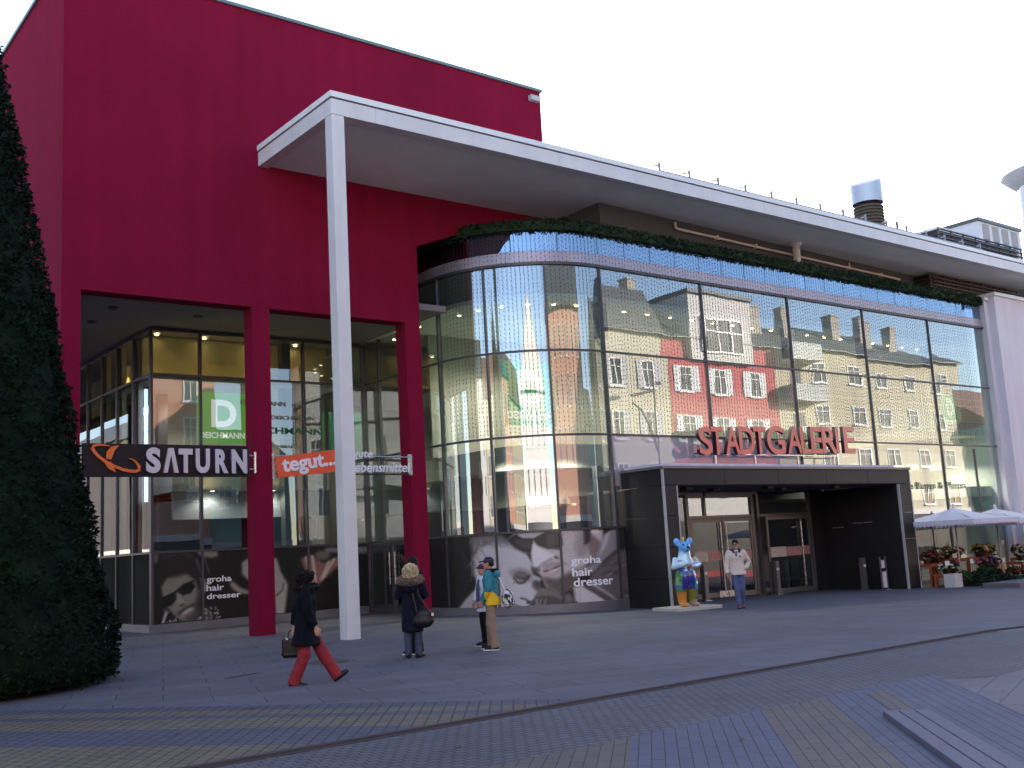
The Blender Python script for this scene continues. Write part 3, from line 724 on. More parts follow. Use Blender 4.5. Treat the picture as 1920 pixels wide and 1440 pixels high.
mb.add([(-.0016,0,0),(.0016,0,0),(.0016,0,-6.05),(-.0016,0,-6.05)], [(0,1,2,3)]); mb.add([(0,-.0016,0),(0,.0016,0),(0,.0016,-6.05),(0,-.0016,-6.05)], [(0,1,2,3)])
rs = random.Random(3)
for k in range(46):
    z = -.06-k*.131+rs.uniform(-.02, .02); r = .0165; x = rs.uniform(-.008, .008)
    mb.add([(x,0,z+r*1.7),(x+r,0,z),(x,r,z),(x-r,0,z),(x,-r,z),(x,0,z-r*1.7)], [(0,1,2),(0,2,3),(0,3,4),(0,4,1),(5,2,1),(5,3,2),(5,4,3),(5,1,4)])
ls = mb.mesh('light_string'); ls.materials.append(mat('string_light_casing', (.020, .028, .024), .5))
s = .75; k = 0
while s < SE-1.2:
    o = bpy.data.objects.new('light_string', ls); COL.objects.link(o)
    x, y = gp(s, .11); o.location = (x, y, 11.0+rs.uniform(-.05, .02)); o.rotation_euler = (rs.uniform(-.0015, .0015), rs.uniform(-.0015, .0015), rs.uniform(0, 3))
    tag(o, 'unlit string of small dark bulbs hanging down the glass from the garland', 'light string', 'unlit light strings hanging over the glass hall')
    s += (.125 if s < ARC else .132)+rs.uniform(-.012, .012); k += 1

# ------------------------------------------------------------------ terrace behind the garland
ter = thing('terrace_wall', 'shaded dark grey setback wall under the canopy behind the garland', 'wall', (31, 23.4, 11))
mb = MB(); mb.add([(21.92,23.0,10.31),(40.3,23.75,10.31),(40.3,24.4,10.31),(21.92,24.4,10.31),(21.92,23.0,12.105),(40.3,23.75,12.105),(40.3,24.4,12.105),(21.92,24.4,12.105)],[(0,3,2,1),(4,5,6,7),(0,1,5,4),(1,2,6,5),(2,3,7,6),(3,0,4,7)])
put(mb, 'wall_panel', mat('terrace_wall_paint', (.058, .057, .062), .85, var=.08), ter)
pr = thing('pipe_rail', 'long cream pipe fixed under the canopy behind the garland', 'pipe', (32, 23.2, 11.8))
def pv(x): return 23.0+(x-21.92)*.0408-.10
mb = MB(); mb.tube([(25.3, pv(25.3), 11.98), (25.3, pv(25.3), 11.80), (25.42, pv(25.4), 11.77), (39.0, pv(39), 11.77)], .045, 10)
put(mb, 'pipe', mat('cream_pipe', (.55, .50, .42), .5), pr)
mb = MB()
for x in (27.4, 29.5, 35.3, 37.6): mb.box(x-.04, pv(x)-.06, 11.70, x+.04, pv(x)+.12, 11.85)
mb.tube([(35.35, pv(35.35)-.02, 11.8), (35.35, pv(35.35)-.02, 12.0)], .025, 8)
put(mb, 'bracket', MATS['cream_pipe'], pr)
rc = thing('round_post', 'short round white post between the garland and the canopy underside', 'post', (31.55, 23.02, 10.32))
MB().lathe([(.13, 0), (.13, 1.70), (.21, 1.72), (.21, 1.785)], (0, 0, 0), 20).build('shaft', M_white, rc)
def louvres(name, label, x0, y0, x1, y1, z0, z1, n, posts, y_side=None):
    t = thing(name, label, 'louvre screen', (x0, y0, z0))
    for k in range(n):
        z = z0+(k+.5)*(z1-z0)/n
        mb = MB(); mb.bar((x0, y0, z), (x1, y1, z), .10, .035)
        if y_side: mb.bar((x0, y0+.06, z), (x0, y_side, z), .10, .035)
        put(mb, 'slat', M_lou, t)
    for q in range(posts+1):
        f = q/posts; mb = MB(); mb.bar((x0+(x1-x0)*f, y0+(y1-y0)*f+.09, z0), (x0+(x1-x0)*f, y0+(y1-y0)*f+.09, z1), .06); put(mb, 'post', M_frame, t)
    mb = MB(); mb.box(x0+.25, y0+.3, z0, x1, (y_side or y0+1)-.1, z1-.01); put(mb, 'backing', M_in_dark, t)
    return t
louvres('louvre_screen', 'brown slatted screen box under the canopy above the white pier', 40.35, 22.95, 47.5, 22.95, 11.0, 12.10, 7, 7, 24.3)
louvres('louvre_screen', 'brown slatted screen standing on top of the canopy roof', 43.3, 24.0, 50.6, 24.0, 12.6, 14.75, 11, 7, 27.0)
# handrail on the canopy roof
t = thing('roof_railing', 'thin steel and glass railing on the front edge of the canopy roof', 'railing', (23.6, 22.0, 12.55))
M_rail = mat('grey_rail_paint', (.22, .24, .27), .5)
X = 23.65; xs_ = []
while X < 43: xs_.append(X); X += 1.36
for x in xs_:
    mb = MB(); mb.box(x-.03, 21.97, 12.57, x+.03, 22.03, 13.36); mb.bar((x, 22.0, 13.28), (x-.30, 22.0, 13.20), .045); put(mb, 'rail_post', M_rail, t)
mb = MB(); mb.tube([(23.65, 22.0, 13.12), (42.9, 22.0, 13.12)], .022, 8); put(mb, 'rail', M_rail, t)
for k in range(8, 14): 
    mb = MB(); mb.box(xs_[k]+.05, 21.995, 12.62, xs_[k+1]-.05, 22.005, 13.06); put(mb, 'glass_panel', G_clear, t)
# exhaust stack, masts, roof house, far block, tower
t = thing('exhaust_stack', 'round rooftop exhaust stack with a slanted shiny metal hood over brown louvres', 'exhaust stack', (50.6, 32.0, 12.56))
t.scale = (.66, .66, 1)
n = 28; mb = MB(); vs = []
for j in range(n):
    a = 2*math.pi*j/n; vs.append((1.25*math.cos(a), 1.25*math.sin(a), 6.75))
for j in range(n):
    a = 2*math.pi*j/n; vs.append((1.25*math.cos(a), 1.25*math.sin(a), 8.02+.34*math.cos(a-.3)))
mb.add(vs, [(j, (j+1)%n, n+(j+1)%n, n+j) for j in range(n)], True); mb.add(vs[n:], [tuple(range(n))])
mb.build('hood', mat('bright_sheet_metal', (.34, .36, .41), .38, metal=.6, var=.08, scale=3), t)
for k in range(17): MB().lathe([(1.10, k*.18+3.62), (1.22, k*.18+3.58), (1.22, k*.18+3.61), (1.10, k*.18+3.72)], (0, 0, 0), 28).build('louvre_ring', mat('bronze_louvre', (.085, .062, .042), .5, metal=.3), t)
MB().lathe([(1.08, 0), (1.08, 6.55)], (0, 0, 0), 28).build('drum', mat('bronze_drum', (.05, .036, .026), .6), t)
MB().ell((1.5, .3, 6.4), (.3, .3, .75)).build('side_cowl', MATS['bright_sheet_metal'], t)
for nm, lb, q, Y, h in (('roof_mast', 'thin steel mast on the roof left of the exhaust stack', (1576, 366), 26, .9), ('roof_mast', 'thin double steel mast on the roof right of the exhaust stack', (1682, 372), 26, 1.0)):
    p = on_y(*q, Y); t = thing(nm, lb, 'mast', (p[0], Y, 12.56)); H = p[2]-12.56
    mb = MB().tube([(0, 0, 0), (0, 0, H)], .025, 8); mb.build('pole', M_steel, t)
    if 'double' in lb: MB().tube([(-.25, 0, 0), (-.25, 0, H*.72)], .06, 8).build('aerial', M_frame, t)
t = thing('roof_office', 'pale flat-roofed office block far behind the canopy roof', 'building', (78, 44, 0))
MB().box(-.2, -4, 0, 6.2, 10, 24.75).build('wall', mat('pale_office_wall', (.55, .56, .60), .7, var=.05), t)
MB().box(-.35, -4.15, 24.752, 6.35, 10, 25.0).build('roof', M_frame, t)
for k in range(4):
    MB().box(.5+k*1.45, -4.03, 21.6, 1.2+k*1.45, -3.99, 23.4).build('window', mat('far_window', (.06, .08, .11), .1), t)
    MB().box(.35+k*1.45, -4.025, 23.42, 1.35+k*1.45, -3.99, 24.6).build('panel', mat('far_panel', (.30, .27, .26), .7), t)
MB().box(-4.2, -3, 0, -.21, 10, 24.0).build('side_wing', MATS['pale_office_wall'], t)
t = thing('round_tower', 'white round tower with a wide flat cap at the right edge behind the roof', 'tower', (60.1, 26.0, .75))
MB().lathe([(2.1, 0), (2.1, 19.7)], (0, 0, 0), 40).build('wall', M_white, t)
MB().lathe([(2.1, 19.5), (2.95, 20.12), (2.95, 20.2), (0, 20.9)], (0, 0, 0), 40).build('roof', mat('tower_cap', (.45, .47, .50), .5), t)
mb = MB()
for z in (16.2, 18.9): mb.tube([(-2.75, 0, z), (-2.05, 0, z)], .04, 6); mb.tube([(-2.75, .3, z+.25), (-2.05, .3, z+.25)], .04, 6)
mb.build('spotlight_arm', M_steel, t)
# right pier and the glass screen
t = thing('white_pier', 'broad white rendered pier with a flat cap closing the glass hall on the right', 'pier', (47, 22.4, 0))
put(MB().box(43.95, 22.32, -.8, 52, 30, 11.33), 'wall', mat('white_render', (.62, .60, .64), .75, var=.05, scale=.7, bump=.002, bscale=90, streak=.08), t)
put(MB().box(43.62, 22.62, -.8, 43.948, 30, 11.15), 'side_wall', MATS['white_render'], t)
put(MB().box(43.86, 22.22, 11.332, 52, 30, 11.47).box(43.55, 22.52, 11.151, 43.859, 30, 11.27), 'cap', M_capw, t)
t = thing('glass_screen', 'tall pale blue glass wind screen at the right end of the canopy', 'glass screen', (47.0, 20.8, 9))
mb = MB(); mb.box(46.3, 20.69, 11.6, 49, 20.71, 15.2); put(mb, 'pane', glass_mat('screen_glass', (.55, .72, .80), .22, .004, .8), t)
mb = MB(); mb.box(46.24, 20.66, 11.5, 46.299, 20.74, 15.3); put(mb, 'post', M_frame, t)
# ------------------------------------------------------------------ entrance portal
PX0, PX1, PY = 21.83, 34.08, 21.10
por = thing('entrance_portal', 'boxy dark slate-clad entrance portal standing out from the glass hall', 'entrance', (28, PY, 0))
def panels(mb, x0, x1, z0, z1, cuts_x, cuts_z, y0, y1, g=.012):
    X = [x0]+cuts_x+[x1]; Z = [z0]+cuts_z+[z1]
    for i in range(len(X)-1):
        for j in range(len(Z)-1): mb.box(X[i]+(g/2 if i else 0), y0, Z[j]+(g/2 if j else 0), X[i+1]-(g/2 if i < len(X)-2 else 0), y1, Z[j+1]-(g/2 if j < len(Z)-2 else 0))
mb = MB(); panels(mb, PX0, PX1, 3.30, 3.76, [24.4, 26.9, 29.3, 31.6], [], PY, PY+.06)
panels(mb, PX0, 22.34, -.6, 3.288, [], [.72, 1.58, 2.44], PY, PY+.06); panels(mb, 33.38, PX1, -.8, 3.288, [], [.55, 1.4, 2.3], PY, PY+.06)
put(mb, 'front_cladding', M_clad, por, .006)
mb = MB()
for z0, z1 in ((-.6, .70), (.715, 1.57), (1.585, 2.43), (2.445, 3.288), (3.30, 3.76)): mb.box(PX0+.004, PY+.065, z0, PX0+.05, GY-.05, z1); 
put(mb, 'side_cladding', M_clad, por, .004); mb = MB()
for z0, z1 in ((-.8, .54), (.555, 1.39), (1.405, 2.29), (2.305, 3.288), (3.30, 3.76)): mb.box(PX1-.05, PY+.065, z0, PX1-.004, GY-.05, z1)
put(mb, 'side_cladding', M_clad, por, .004)
put(MB().box(PX0-.05, PY-.05, 3.765, PX1+.05, GY-.09, 3.845), 'roof_flashing', mat('dull_flashing', (.17, .16, .155), .5, metal=.4, var=.1), por, .006)
put(MB().box(PX0+.1, PY+.12, 3.846, PX1-.7, GY-.12, 3.93), 'roof_membrane', mat('pale_roof_membrane', (.60, .57, .64), .7, var=.1), por)
put(MB().box(22.34, PY+.07, 3.29, 33.38, 24.9, 3.36), 'ceiling', mat('portal_ceiling_paint', (.085, .08, .085), .7), por)
for bx4 in ((22.335, PY-.012, -.5, 22.375, PY+.08, 3.288), (33.35, PY-.012, -.8, 33.38, PY+.08, 3.286), (PX0-.012, PY-.014, -.6, PX0+.03, PY+.064, 3.76), (PX1-.03, PY-.013, -.8, PX1+.012, PY+.064, 3.76)): put(MB().box(*bx4), 'edge_trim', M_trimline, por)
mb = MB(); mb.box(33.381, PY+.07, -.8, 33.45, 24.9, 3.288); mb.box(32.65, 24.35, -.8, 33.38, 24.45, 3.287); put(mb, 'inner_wall', M_black, por)
mb = MB()
for x in (30.6,): pass
mb.box(33.375, 22.3, 2.02, 33.3805, 23.1, 2.05); mb.box(33.375, 23.5, 1.9, 33.3805, 24.0, 1.93); put(mb, 'joint', M_steel, por)
mb = MB(); mb.box(22.34, PY+.07, -.5, 22.40, 24.9, 3.288); put(mb, 'left_wall', M_clad, por)
for x, y in ((23.6, 21.9), (25.6, 22.6), (27.2, 21.8), (29.0, 22.7), (30.8, 21.9)):
    d = thing('square_spot', 'small square black spot under the dark portal ceiling', 'ceiling lamp', (x, y, 3.29), 0, 'square black spots under the portal ceiling')
    MB().box(-.13, -.13, -.07, .13, .13, 0).build('housing', M_black, d)
    MB().lathe([(0, -.075), (.09, -.075), (.09, -.06)], (0, 0, 0), 14).build('lens', G_door, d)
# the glazed door screen inside the portal
ent = thing('door_screen', 'dark framed glazed door screen at the back of the entrance portal', 'door screen', (29.3, 24.3, 0))
YB = 24.3
M_fr2 = mat('grey_bronze_frame', (.16, .15, .145), .4, metal=.5, var=.08)
mb = MB()
for x in (22.45, 26.1, 29.33, 29.62, 32.5): mb.box(x-.06, YB-.06, -.5, x+.06, YB+.06, 3.288)
mb.box(22.51, YB-.05, 3.2, 26.04, YB+.05, 3.286); mb.box(29.39, YB-.05, 3.2, 29.56, YB+.05, 3.286); mb.box(26.16, YB-.055, 2.42, 29.27, YB+.055, 2.52); mb.box(29.68, YB-.055, 2.42, 32.44, YB+.055, 2.52); mb.box(26.9, YB-.05, 2.52, 27.0, YB+.05, 3.28)
mb.box(26.16, YB-.05, 3.1, 29.27, YB+.05, 3.286)
put(mb, 'frame', M_fr2, ent)
G_tr = glass_mat('transom_glass', (.35, .40, .38), .22, .004, .8)
put(MB().add([(26.16,YB,2.52),(26.9,YB,2.52),(26.9,YB,3.1),(26.16,YB,3.1)],[(0,1,2,3)]), 'transom_pane', G_tr, ent)
put(MB().add([(27.0,YB,2.52),(29.27,YB,2.52),(29.27,YB,3.1),(27.0,YB,3.1)],[(0,1,2,3)]), 'transom_pane', G_tr, ent)
put(MB().add([(29.68,YB,2.52),(32.44,YB,2.52),(32.44,YB,3.28),(29.68,YB,3.28)],[(0,1,2,3)]), 'transom_pane', G_door, ent)
put(MB().add([(22.5,YB,-.4),(26.04,YB,-.4),(26.04,YB,3.28),(22.5,YB,3.28)],[(0,1,2,3)]), 'side_pane', G_door, ent)
put(MB().box(29.4, YB+.02, -.5, 29.56, YB+.05, 3.28), 'filler_panel', M_frame, ent)
M_stk = [mat('pink_sticker', (.45, .22, .20), .5, var=.5, scale=14), mat('cream_sticker', (.50, .44, .38), .5, var=.35, scale=20)]
for x0, x1, sd, dy in ((26.18, 27.70, 1, 0), (27.74, 29.25, -1, 0), (29.70, 31.65, 1, -.25), (31.7, 32.42, -1, 0)):
    zg = gz(x0)
    d = door(ent, 'door', (x0, YB+dy-.02), (x1, YB+dy-.02), zg+.01, 2.40, (zg+.25, zg+2.45), sd, .10, M_fr2, G_door)
    xm0, xm1 = x0+.12, x1-.12
    if x1-x0 > 1: put(MB().box(xm0, YB+dy-.045, 1.02, (xm0+xm1)/2, YB+dy-.04, 1.36), 'sticker', M_stk[1], d); put(MB().box((xm0+xm1)/2+.02, YB+dy-.045, 1.04, xm1, YB+dy-.04, 1.34), 'sticker', M_stk[0], d)
    else: put(MB().box(xm0, YB-.045, 1.04, xm1, YB-.04, 1.34), 'sticker', M_stk[0], d)
put(MB().box(27.3, YB-.09, gz(27)+.02, 27.72, YB-.05, gz(27)+.22).box(27.76, YB-.09, gz(27)+.02, 28.1, YB-.05, gz(27)+.22), 'kick_plate', M_steel, ent)
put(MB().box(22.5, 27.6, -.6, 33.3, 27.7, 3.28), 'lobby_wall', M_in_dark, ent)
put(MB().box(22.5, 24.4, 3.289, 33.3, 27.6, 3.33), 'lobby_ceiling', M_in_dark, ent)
for x, y in ((25.4, 24.9), (27.2, 24.7)): downlight(x, y, 3.288, .06)
def bollard(q, h, label, white=False):
    p = floor_at(*q); f_ = min(1.0, 32.75/p.x, 23.85/p.y); p = p*f_; t = thing('barrier_post', label, 'post', (p.x, p.y, gz(p.x)))
    if white:
        MB().tube([(-.16, 0, 0), (-.16, 0, h)], .035, 10).tube([(.16, 0, 0), (.16, 0, h)], .035, 10).build('upright', M_frame, t)
        MB().box(-.10, -.03, .08, .10, .03, .62).build('lower_panel', mat('white_notice', (.62, .60, .60), .5), t); MB().box(-.10, -.03, .74, .06, .03, 1.0).build('upper_panel', MATS['white_notice'], t)
    else:
        MB().box(-.085, -.085, 0, .085, .085, h).build('shaft', M_fr2, t, .01); MB().box(-.07, -.10, h*.72, .05, -.087, h*.80).build('reader', MATS['white_notice'] if 'white_notice' in MATS else M_white, t)
    MB().box(-.15, -.13, 0, .15, .13, .025).build('foot', M_steel, t)
bollard((1660, 1103), 1.12, 'dark post pair carrying two white panels against the black portal wall', True)
bollard((1622, 1104), 1.1, 'slim grey post standing left of the white panelled one in the portal')
bollard((1324, 1127), 1.12, 'slim grey post in front of the left hand entrance doors')
bollard((1459, 1112), 1.12, 'slim grey post in front of the right hand entrance doors')

# ------------------------------------------------------------------ big letters on the portal
sg = thing('letter_sign', 'large raised red letters reading STADTGALERIE on the portal roof', 'sign', (26.9, 21.0, 3.95))
M_let = mat('coral_letter_paint', (.64, .125, .085), .35, var=.10, scale=1.3, coat=.3)
M_let2 = mat('deep_red_letter_paint', (.42, .012, .022), .3, var=.1)
bnds = [145, 280, 425, 572, 730, 870, 1085, 1225, 1335, 1455, 1600, 1685, 1800]     # letter edges in a 340 px wide strip of the photo
tops = [120, 118, 116, 118, 118, 112, 118, 118, 120, 120, 120, 118]; bots = [412, 410, 405, 405, 405, 405, 398, 398, 396, 396, 394, 392]
ends = [290, 405, 580, 742, 862, 1060, 1240, 1330, 1450, 1610, 1672, 1800]
for i, ch in enumerate('STADTGALERIE'):
    a = on_y(1280+bnds[i]/5.647, 780+bots[i]/5.65, 22.3); b = on_y(1280+ends[i]/5.647, 780+tops[i]/5.65, 22.3)
    if ch == 'I': b[0] = a[0]+.30
    o = lettering('letter', ch, a[0]+.13, b[0], a[2], b[2], 22.32, M_let, None, .13, .018, side=mat('maroon_letter_side', (.035, .008, .022), .5)); hang(o, sg)
mb = MB(); mb.box(24.6, 22.43, 4.34, 32.7, 22.46, 4.38)
for x in (25.6, 27.5, 29.7, 31.7): mb.box(x-.025, 22.41, 3.85, x+.025, 22.47, 4.38)
put(mb, 'support_rail', M_steel, sg)

# ------------------------------------------------------------------ signs between the red pillars
YS = 24.98
s1 = thing('fascia_sign', 'dark brown sign board with silver raised letters and an orange ring emblem', 'sign', (9.3, YS, 4.3))
put(MB().box(7.27, YS, 3.89, 11.28, YS+.09, 4.655), 'board', mat('brown_board', (.014, .0075, .009), .6, spec=.25, var=.08), s1, .004)
M_sil = mat('silver_letter_face', (.50, .49, .54), .4, metal=.25, var=.05)
def spix(x, y): p = on_y(140+x/5.647, 800+y/5.65, YS); return p[0], p[2]
LB = [('S', 745, 900, 222, 495), ('V', 930, 1090, 228, 490), ('T', 1088, 1240, 235, 492), ('U', 1268, 1422, 235, 495), ('R', 1475, 1615, 240, 495), ('N', 1648, 1815, 243, 497)]
for ch, xa, xb, ya, yb in LB:
    x0, z1 = spix(xa, ya); x1, z0 = spix(xb, yb)
    if ch == 'V':
        w = (x1-x0); poly = [(x0, z0), (x0+w*.33, z1), (x0+w*.68, z1), (x1, z0), (x0+w*.72, z0), (x0+w*.5, z0+(z1-z0)*.72), (x0+w*.27, z0)]
        n = len(poly); vs = [(x, YS-.075, z) for x, z in poly]+[(x, YS, z) for x, z in poly]
        o = MB().add(vs, [tuple(range(n-1, -1, -1)), tuple(range(n, 2*n))]+[(i, (i+1)%n, n+(i+1)%n, n+i) for i in range(n)]).build('letter', M_sil); hang(o, s1)
    else: o = lettering('letter', ch, x0, x1, z0, z1, YS-.037, M_sil, None, .075, .05, side=mat('violet_letter_side', (.10, .09, .19), .5)); hang(o, s1)
M_or = mat('orange_emblem', (.75, .13, .015), .4, var=.06)
def ribbon(pts, wid, name, parent, th=.05):
    P = [Vector((*spix(x, y), 0)) for x, y in pts]; P = [Vector((p.x, p.y)) for p in P]; L = []; Rr = []
    for i, p in enumerate(P):
        t = (P[min(i+1, len(P)-1)]-P[max(i-1, 0)]).normalized(); n = Vector((-t.y, t.x))*wid[i]/2*.0129/5.65*5.65/5.65
        L.append(p+n); Rr.append(p-n)
    k = len(P); vs = [(q.x, YS-th, q.y) for q in L]+[(q.x, YS-th, q.y) for q in Rr]+[(q.x, YS-.001, q.y) for q in L]+[(q.x, YS-.001, q.y) for q in Rr]
    fs = []
    for i in range(k-1): fs += [(i, i+1, k+i+1, k+i), (2*k+i, 3*k+i, 3*k+i+1, 2*k+i+1), (i, 2*k+i, 2*k+i+1, i+1), (k+i, k+i+1, 3*k+i+1, 3*k+i)]
    fs += [(0, k, 3*k, 2*k), (k-1, 3*k-1, 4*k-1, 2*k-1)]
    o = MB().add(vs, fs).build(name, M_or); hang(o, parent)
ring = [(365, 208), (310, 196), (245, 193), (195, 205), (183, 232), (208, 275), (262, 330), (330, 378), (410, 420), (500, 455), (580, 472), (640, 475), (676, 460), (678, 425), (650, 385), (610, 350), (572, 340)]
ribbon(ring, [8, 16, 22, 26, 30, 30, 30, 30, 30, 30, 30, 30, 30, 26, 20, 14, 6], 'ring_emblem', s1)
ribbon([(455, 205), (400, 232), (365, 285), (352, 345)], [10, 48, 66, 50], 'ring_emblem', s1, .062)
ribbon([(345, 385), (370, 430), (425, 482)], [56, 50, 6], 'ring_emblem', s1, .062)
mb = MB()
for z in (4.08, 4.42): mb.tube([(7.05, YS+.05, z), (7.27, YS+.05, z)], .02, 8); mb.tube([(11.28, YS+.05, z), (11.44, YS+.05, z)], .02, 8)
mb.tube([(11.43, YS+.0, 3.98), (11.43, YS+.0, 4.5)], .03, 8); mb.tube([(7.1, YS+.05, 3.98), (7.1, YS+.05, 4.75)], .03, 8)
put(mb, 'bracket', M_steel, s1)
s2 = thing('banner_sign', 'tilted orange sign board with white letters reading tegut', 'sign', (12.9, YS, 4.2))
def tpix(x, y): p = on_y(480+x/6, 820+y/6, YS); return p[0], p[2]
q = [tpix(222, 225), tpix(1010, 120), tpix(1040, 370), tpix(252, 455)]
vs = [(x, YS, z) for x, z in q]+[(x, YS+.07, z) for x, z in q]
put(MB().add(vs, [(0,1,2,3),(4,7,6,5),(0,4,5,1),(1,5,6,2),(2,6,7,3),(3,7,4,0)]), 'board', mat('orange_board', (.78, .085, .022), .4, var=.05), s2)
bx_ = tpix(298, 385); tx_ = tpix(925, 250); al = math.atan2(q[1][1]-q[0][1], q[1][0]-q[0][0])
def tilt(x, y, z): dx, dz = x-bx_[0], z-bx_[1]; return (bx_[0]+dx*math.cos(al)-dz*math.sin(al), y, bx_[1]+dx*math.sin(al)+dz*math.cos(al))
o = lettering('letters', 'tegut...', bx_[0], bx_[0]+1.56, bx_[1]-.14, bx_[1]+.31, YS-.002, mat('white_letter', (.72, .70, .72), .4), None, .03, .03, remap=tilt); hang(o, s2)
s3 = thing('slogan_sign', 'white slanted letters reading gute Lebensmittel on a thin steel rail', 'sign', (15.1, YS, 4.2))
a = tpix(1080, 245); b = tpix(1305, 155); o = lettering('letters', 'gute', a[0], b[0], a[1]-.02, b[1], YS-.01, MATS['white_letter'], None, .05, .015, .22); hang(o, s3)
a = tpix(1040, 392); b = tpix(1730, 285); o = lettering('letters', 'Lebensmittel', a[0], b[0], a[1], b[1], YS-.01, MATS['white_letter'], None, .05, .015, .22); hang(o, s3)
a = tpix(1080, 245); b = tpix(1730, 225)
mb = MB(); mb.tube([(11.95, YS+.06, 4.43), (16.1, YS+.06, 4.43)], .022, 8); mb.box(15.98, YS+.02, 3.93, 16.07, YS+.1, 4.5); mb.box(11.93, YS+.09, 3.85, 12.0, YS+.13, 4.5); mb.box(12.0, YS+.09, 3.95, 12.1, YS+.12, 4.0)
put(mb, 'rail', M_steel, s3)
put(MB().box(13.7, YS+.03, 3.93, 16.0, YS+.06, 3.975), 'back_strip', M_black, s3)
# green shop panels behind the glass
def added_glow_mat(name, col, e):  # emission added to brighten the panels behind glass; no backlight is known
    m = mat(name, col, .5, var=.04); b = m.node_tree.nodes['Principled BSDF']
    b.inputs['Emission Color'].default_value = (*col, 1); b.inputs['Emission Strength'].default_value = e; return m
M_grn = added_glow_mat('green_panel', (.12, .36, .06), .22); M_grn2 = added_glow_mat('deep_green_panel', (.012, .30, .15), .30)
def green(x0, x1, z0, z1, y, label, m, wordz=.14):
    t = thing('logo_panel', label, 'sign', ((x0+x1)/2, y, z0))
    w = x1-x0; h = z1-z0
    put(MB().box(x0, y, z0, x1, y+.04, z1), 'panel', m, t)
    M_wd = added_glow_mat('white_logo', (.75, .80, .76), .22)
    o = lettering('emblem', 'D', x0+w*.27, x0+w*.76, z0+h*.32, z0+h*.86, y-.004, M_wd, None, .012, .035); hang(o, t)
    o = lettering('letters', 'DEICHMANN', x0+w*.04, x0+w*.92, z0+h*.10, z0+h*.22, y-.004, M_wd, None, .008, .02); hang(o, t)
green(12.26, 13.88, 5.40, 6.95, 30.78, 'green square panel with a white letter D behind the recessed shopfront', M_grn)
green(19.42, 21.4, 5.42, 7.38, 25.0, 'deep green panel with a white letter D inside the rounded glass corner', M_grn2)
green(44.6-2.4, 46-2.75, 5.9, 7.3, 24.2, 'small dark green panel with white letter D at the far right of the hall', M_grn2)
t = thing('window_lettering', 'dark green DEICHMANN lettering on the glass behind the orange sign', 'lettering', (14.2, 30.8, 6))
for x0, x1, z0, z1, mm in ((13.75, 16.35, 5.72, 5.93, mat('green_vinyl', (.02, .14, .07), .5)), (14.6, 16.1, 6.18, 6.30, mat('faint_vinyl', (.22, .24, .20), .6)), (14.3, 15.6, 5.28, 5.38, mat('faint_vinyl', (.22, .24, .20), .6)), (13.6, 15.1, 6.6, 6.74, mat('faint_vinyl', (.22, .24, .20), .6))):
    hang(lettering('letters', 'DEICHMANN', x0, x1, z0, z1, 30.68, mm, None, .004, .02), t)
t = thing('window_lettering', 'dark green lettering reading Blumen und Pflanzen above the flower stall', 'lettering', (39, GY, 3.3))
for word, xa, xb in (('he', 1690, 1712), ('Blumen', 1718, 1754), ('&', 1760, 1768), ('Pflanzen', 1775, 1809)):
    a = on_y(xa, 917, GY-.03); b = on_y(xb, 905, GY-.03)
    hang(lettering('letters', word, a[0], b[0], 3.20, 3.46, GY-.03, mat('dark_green_vinyl', (.012, .075, .045), .5), None, .006, .02), t)

# ------------------------------------------------------------------ the posters
M_print = print_mat('poster_print', .38, .3)
p1 = Print(1920, 826, 4, (24, 20, 19))
for k in range(60):
    x, y = random.uniform(30, 440), random.uniform(90, 700); c = random.choice([(40, 34, 32), (14, 12, 12), (62, 54, 50), (30, 22, 22)])
    p1.line([(x, y), (x+random.uniform(-25, 25), y+random.uniform(40, 120))], random.uniform(6, 22), c, 8, .5)
p1.poly([(370, 110), (600, 90), (760, 190), (700, 420), (420, 480), (380, 330)], (92, 84, 80), 18)
p1.poly([(560, 170), (700, 185), (840, 265), (880, 330), (885, 430), (965, 470), (900, 540), (945, 585), (905, 660), (850, 700), (820, 760), (230, 780), (330, 650), (430, 540), (400, 420), (395, 300), (440, 215)], (152, 146, 147), 10)
for k in range(46):
    x, y = random.uniform(365, 470), random.uniform(120, 420)
    p1.line([(x, y), (x+random.uniform(-30, 40), y+random.uniform(30, 90))], random.uniform(3, 9), random.choice([(62, 55, 52), (120, 110, 104), (150, 142, 136)]), 3, .6)
for k in range(26):
    x = random.uniform(430, 700); p1.line([(x, 110+random.uniform(0, 60)), (x+60, 150+random.uniform(0, 60)), (x+130, 165+random.uniform(0, 70))], 5, random.choice([(95, 86, 82), (128, 118, 114)]), 3, .55)
p1.poly([(330, 640), (430, 540), (420, 780), (230, 780)], (138, 131, 132), 12)
p1.ell(800, 440, 95, 55, (112, 96, 92), 12, 18); p1.ell(795, 448, 62, 32, (72, 55, 53), 10, 8); p1.ell(790, 440, 40, 16, (96, 78, 74), 8, 5)
p1.line([(728, 462), (760, 500), (800, 508), (845, 470), (860, 442)], 10, (34, 26, 27), 3)
for k in range(9): p1.line([(738+k*12, 480+8*math.sin(k*.4)), (728+k*13, 512+6*math.sin(k*.5))], 3, (34, 26, 27), 2)
p1.ell(716, 410, 30, 22, (124, 112, 110), 0, 14)
p1.line([(785, 632), (830, 640), (862, 668), (888, 655)], 12, (48, 38, 40), 4); p1.ell(858, 668, 24, 10, (40, 32, 34), -10, 4)
p1.line([(718, 682), (770, 700), (845, 718)], 11, (56, 46, 48), 4); p1.ell(800, 728, 46, 14, (120, 104, 104), 8, 6); p1.line([(730, 715), (765, 700)], 8, (56, 46, 48), 4)
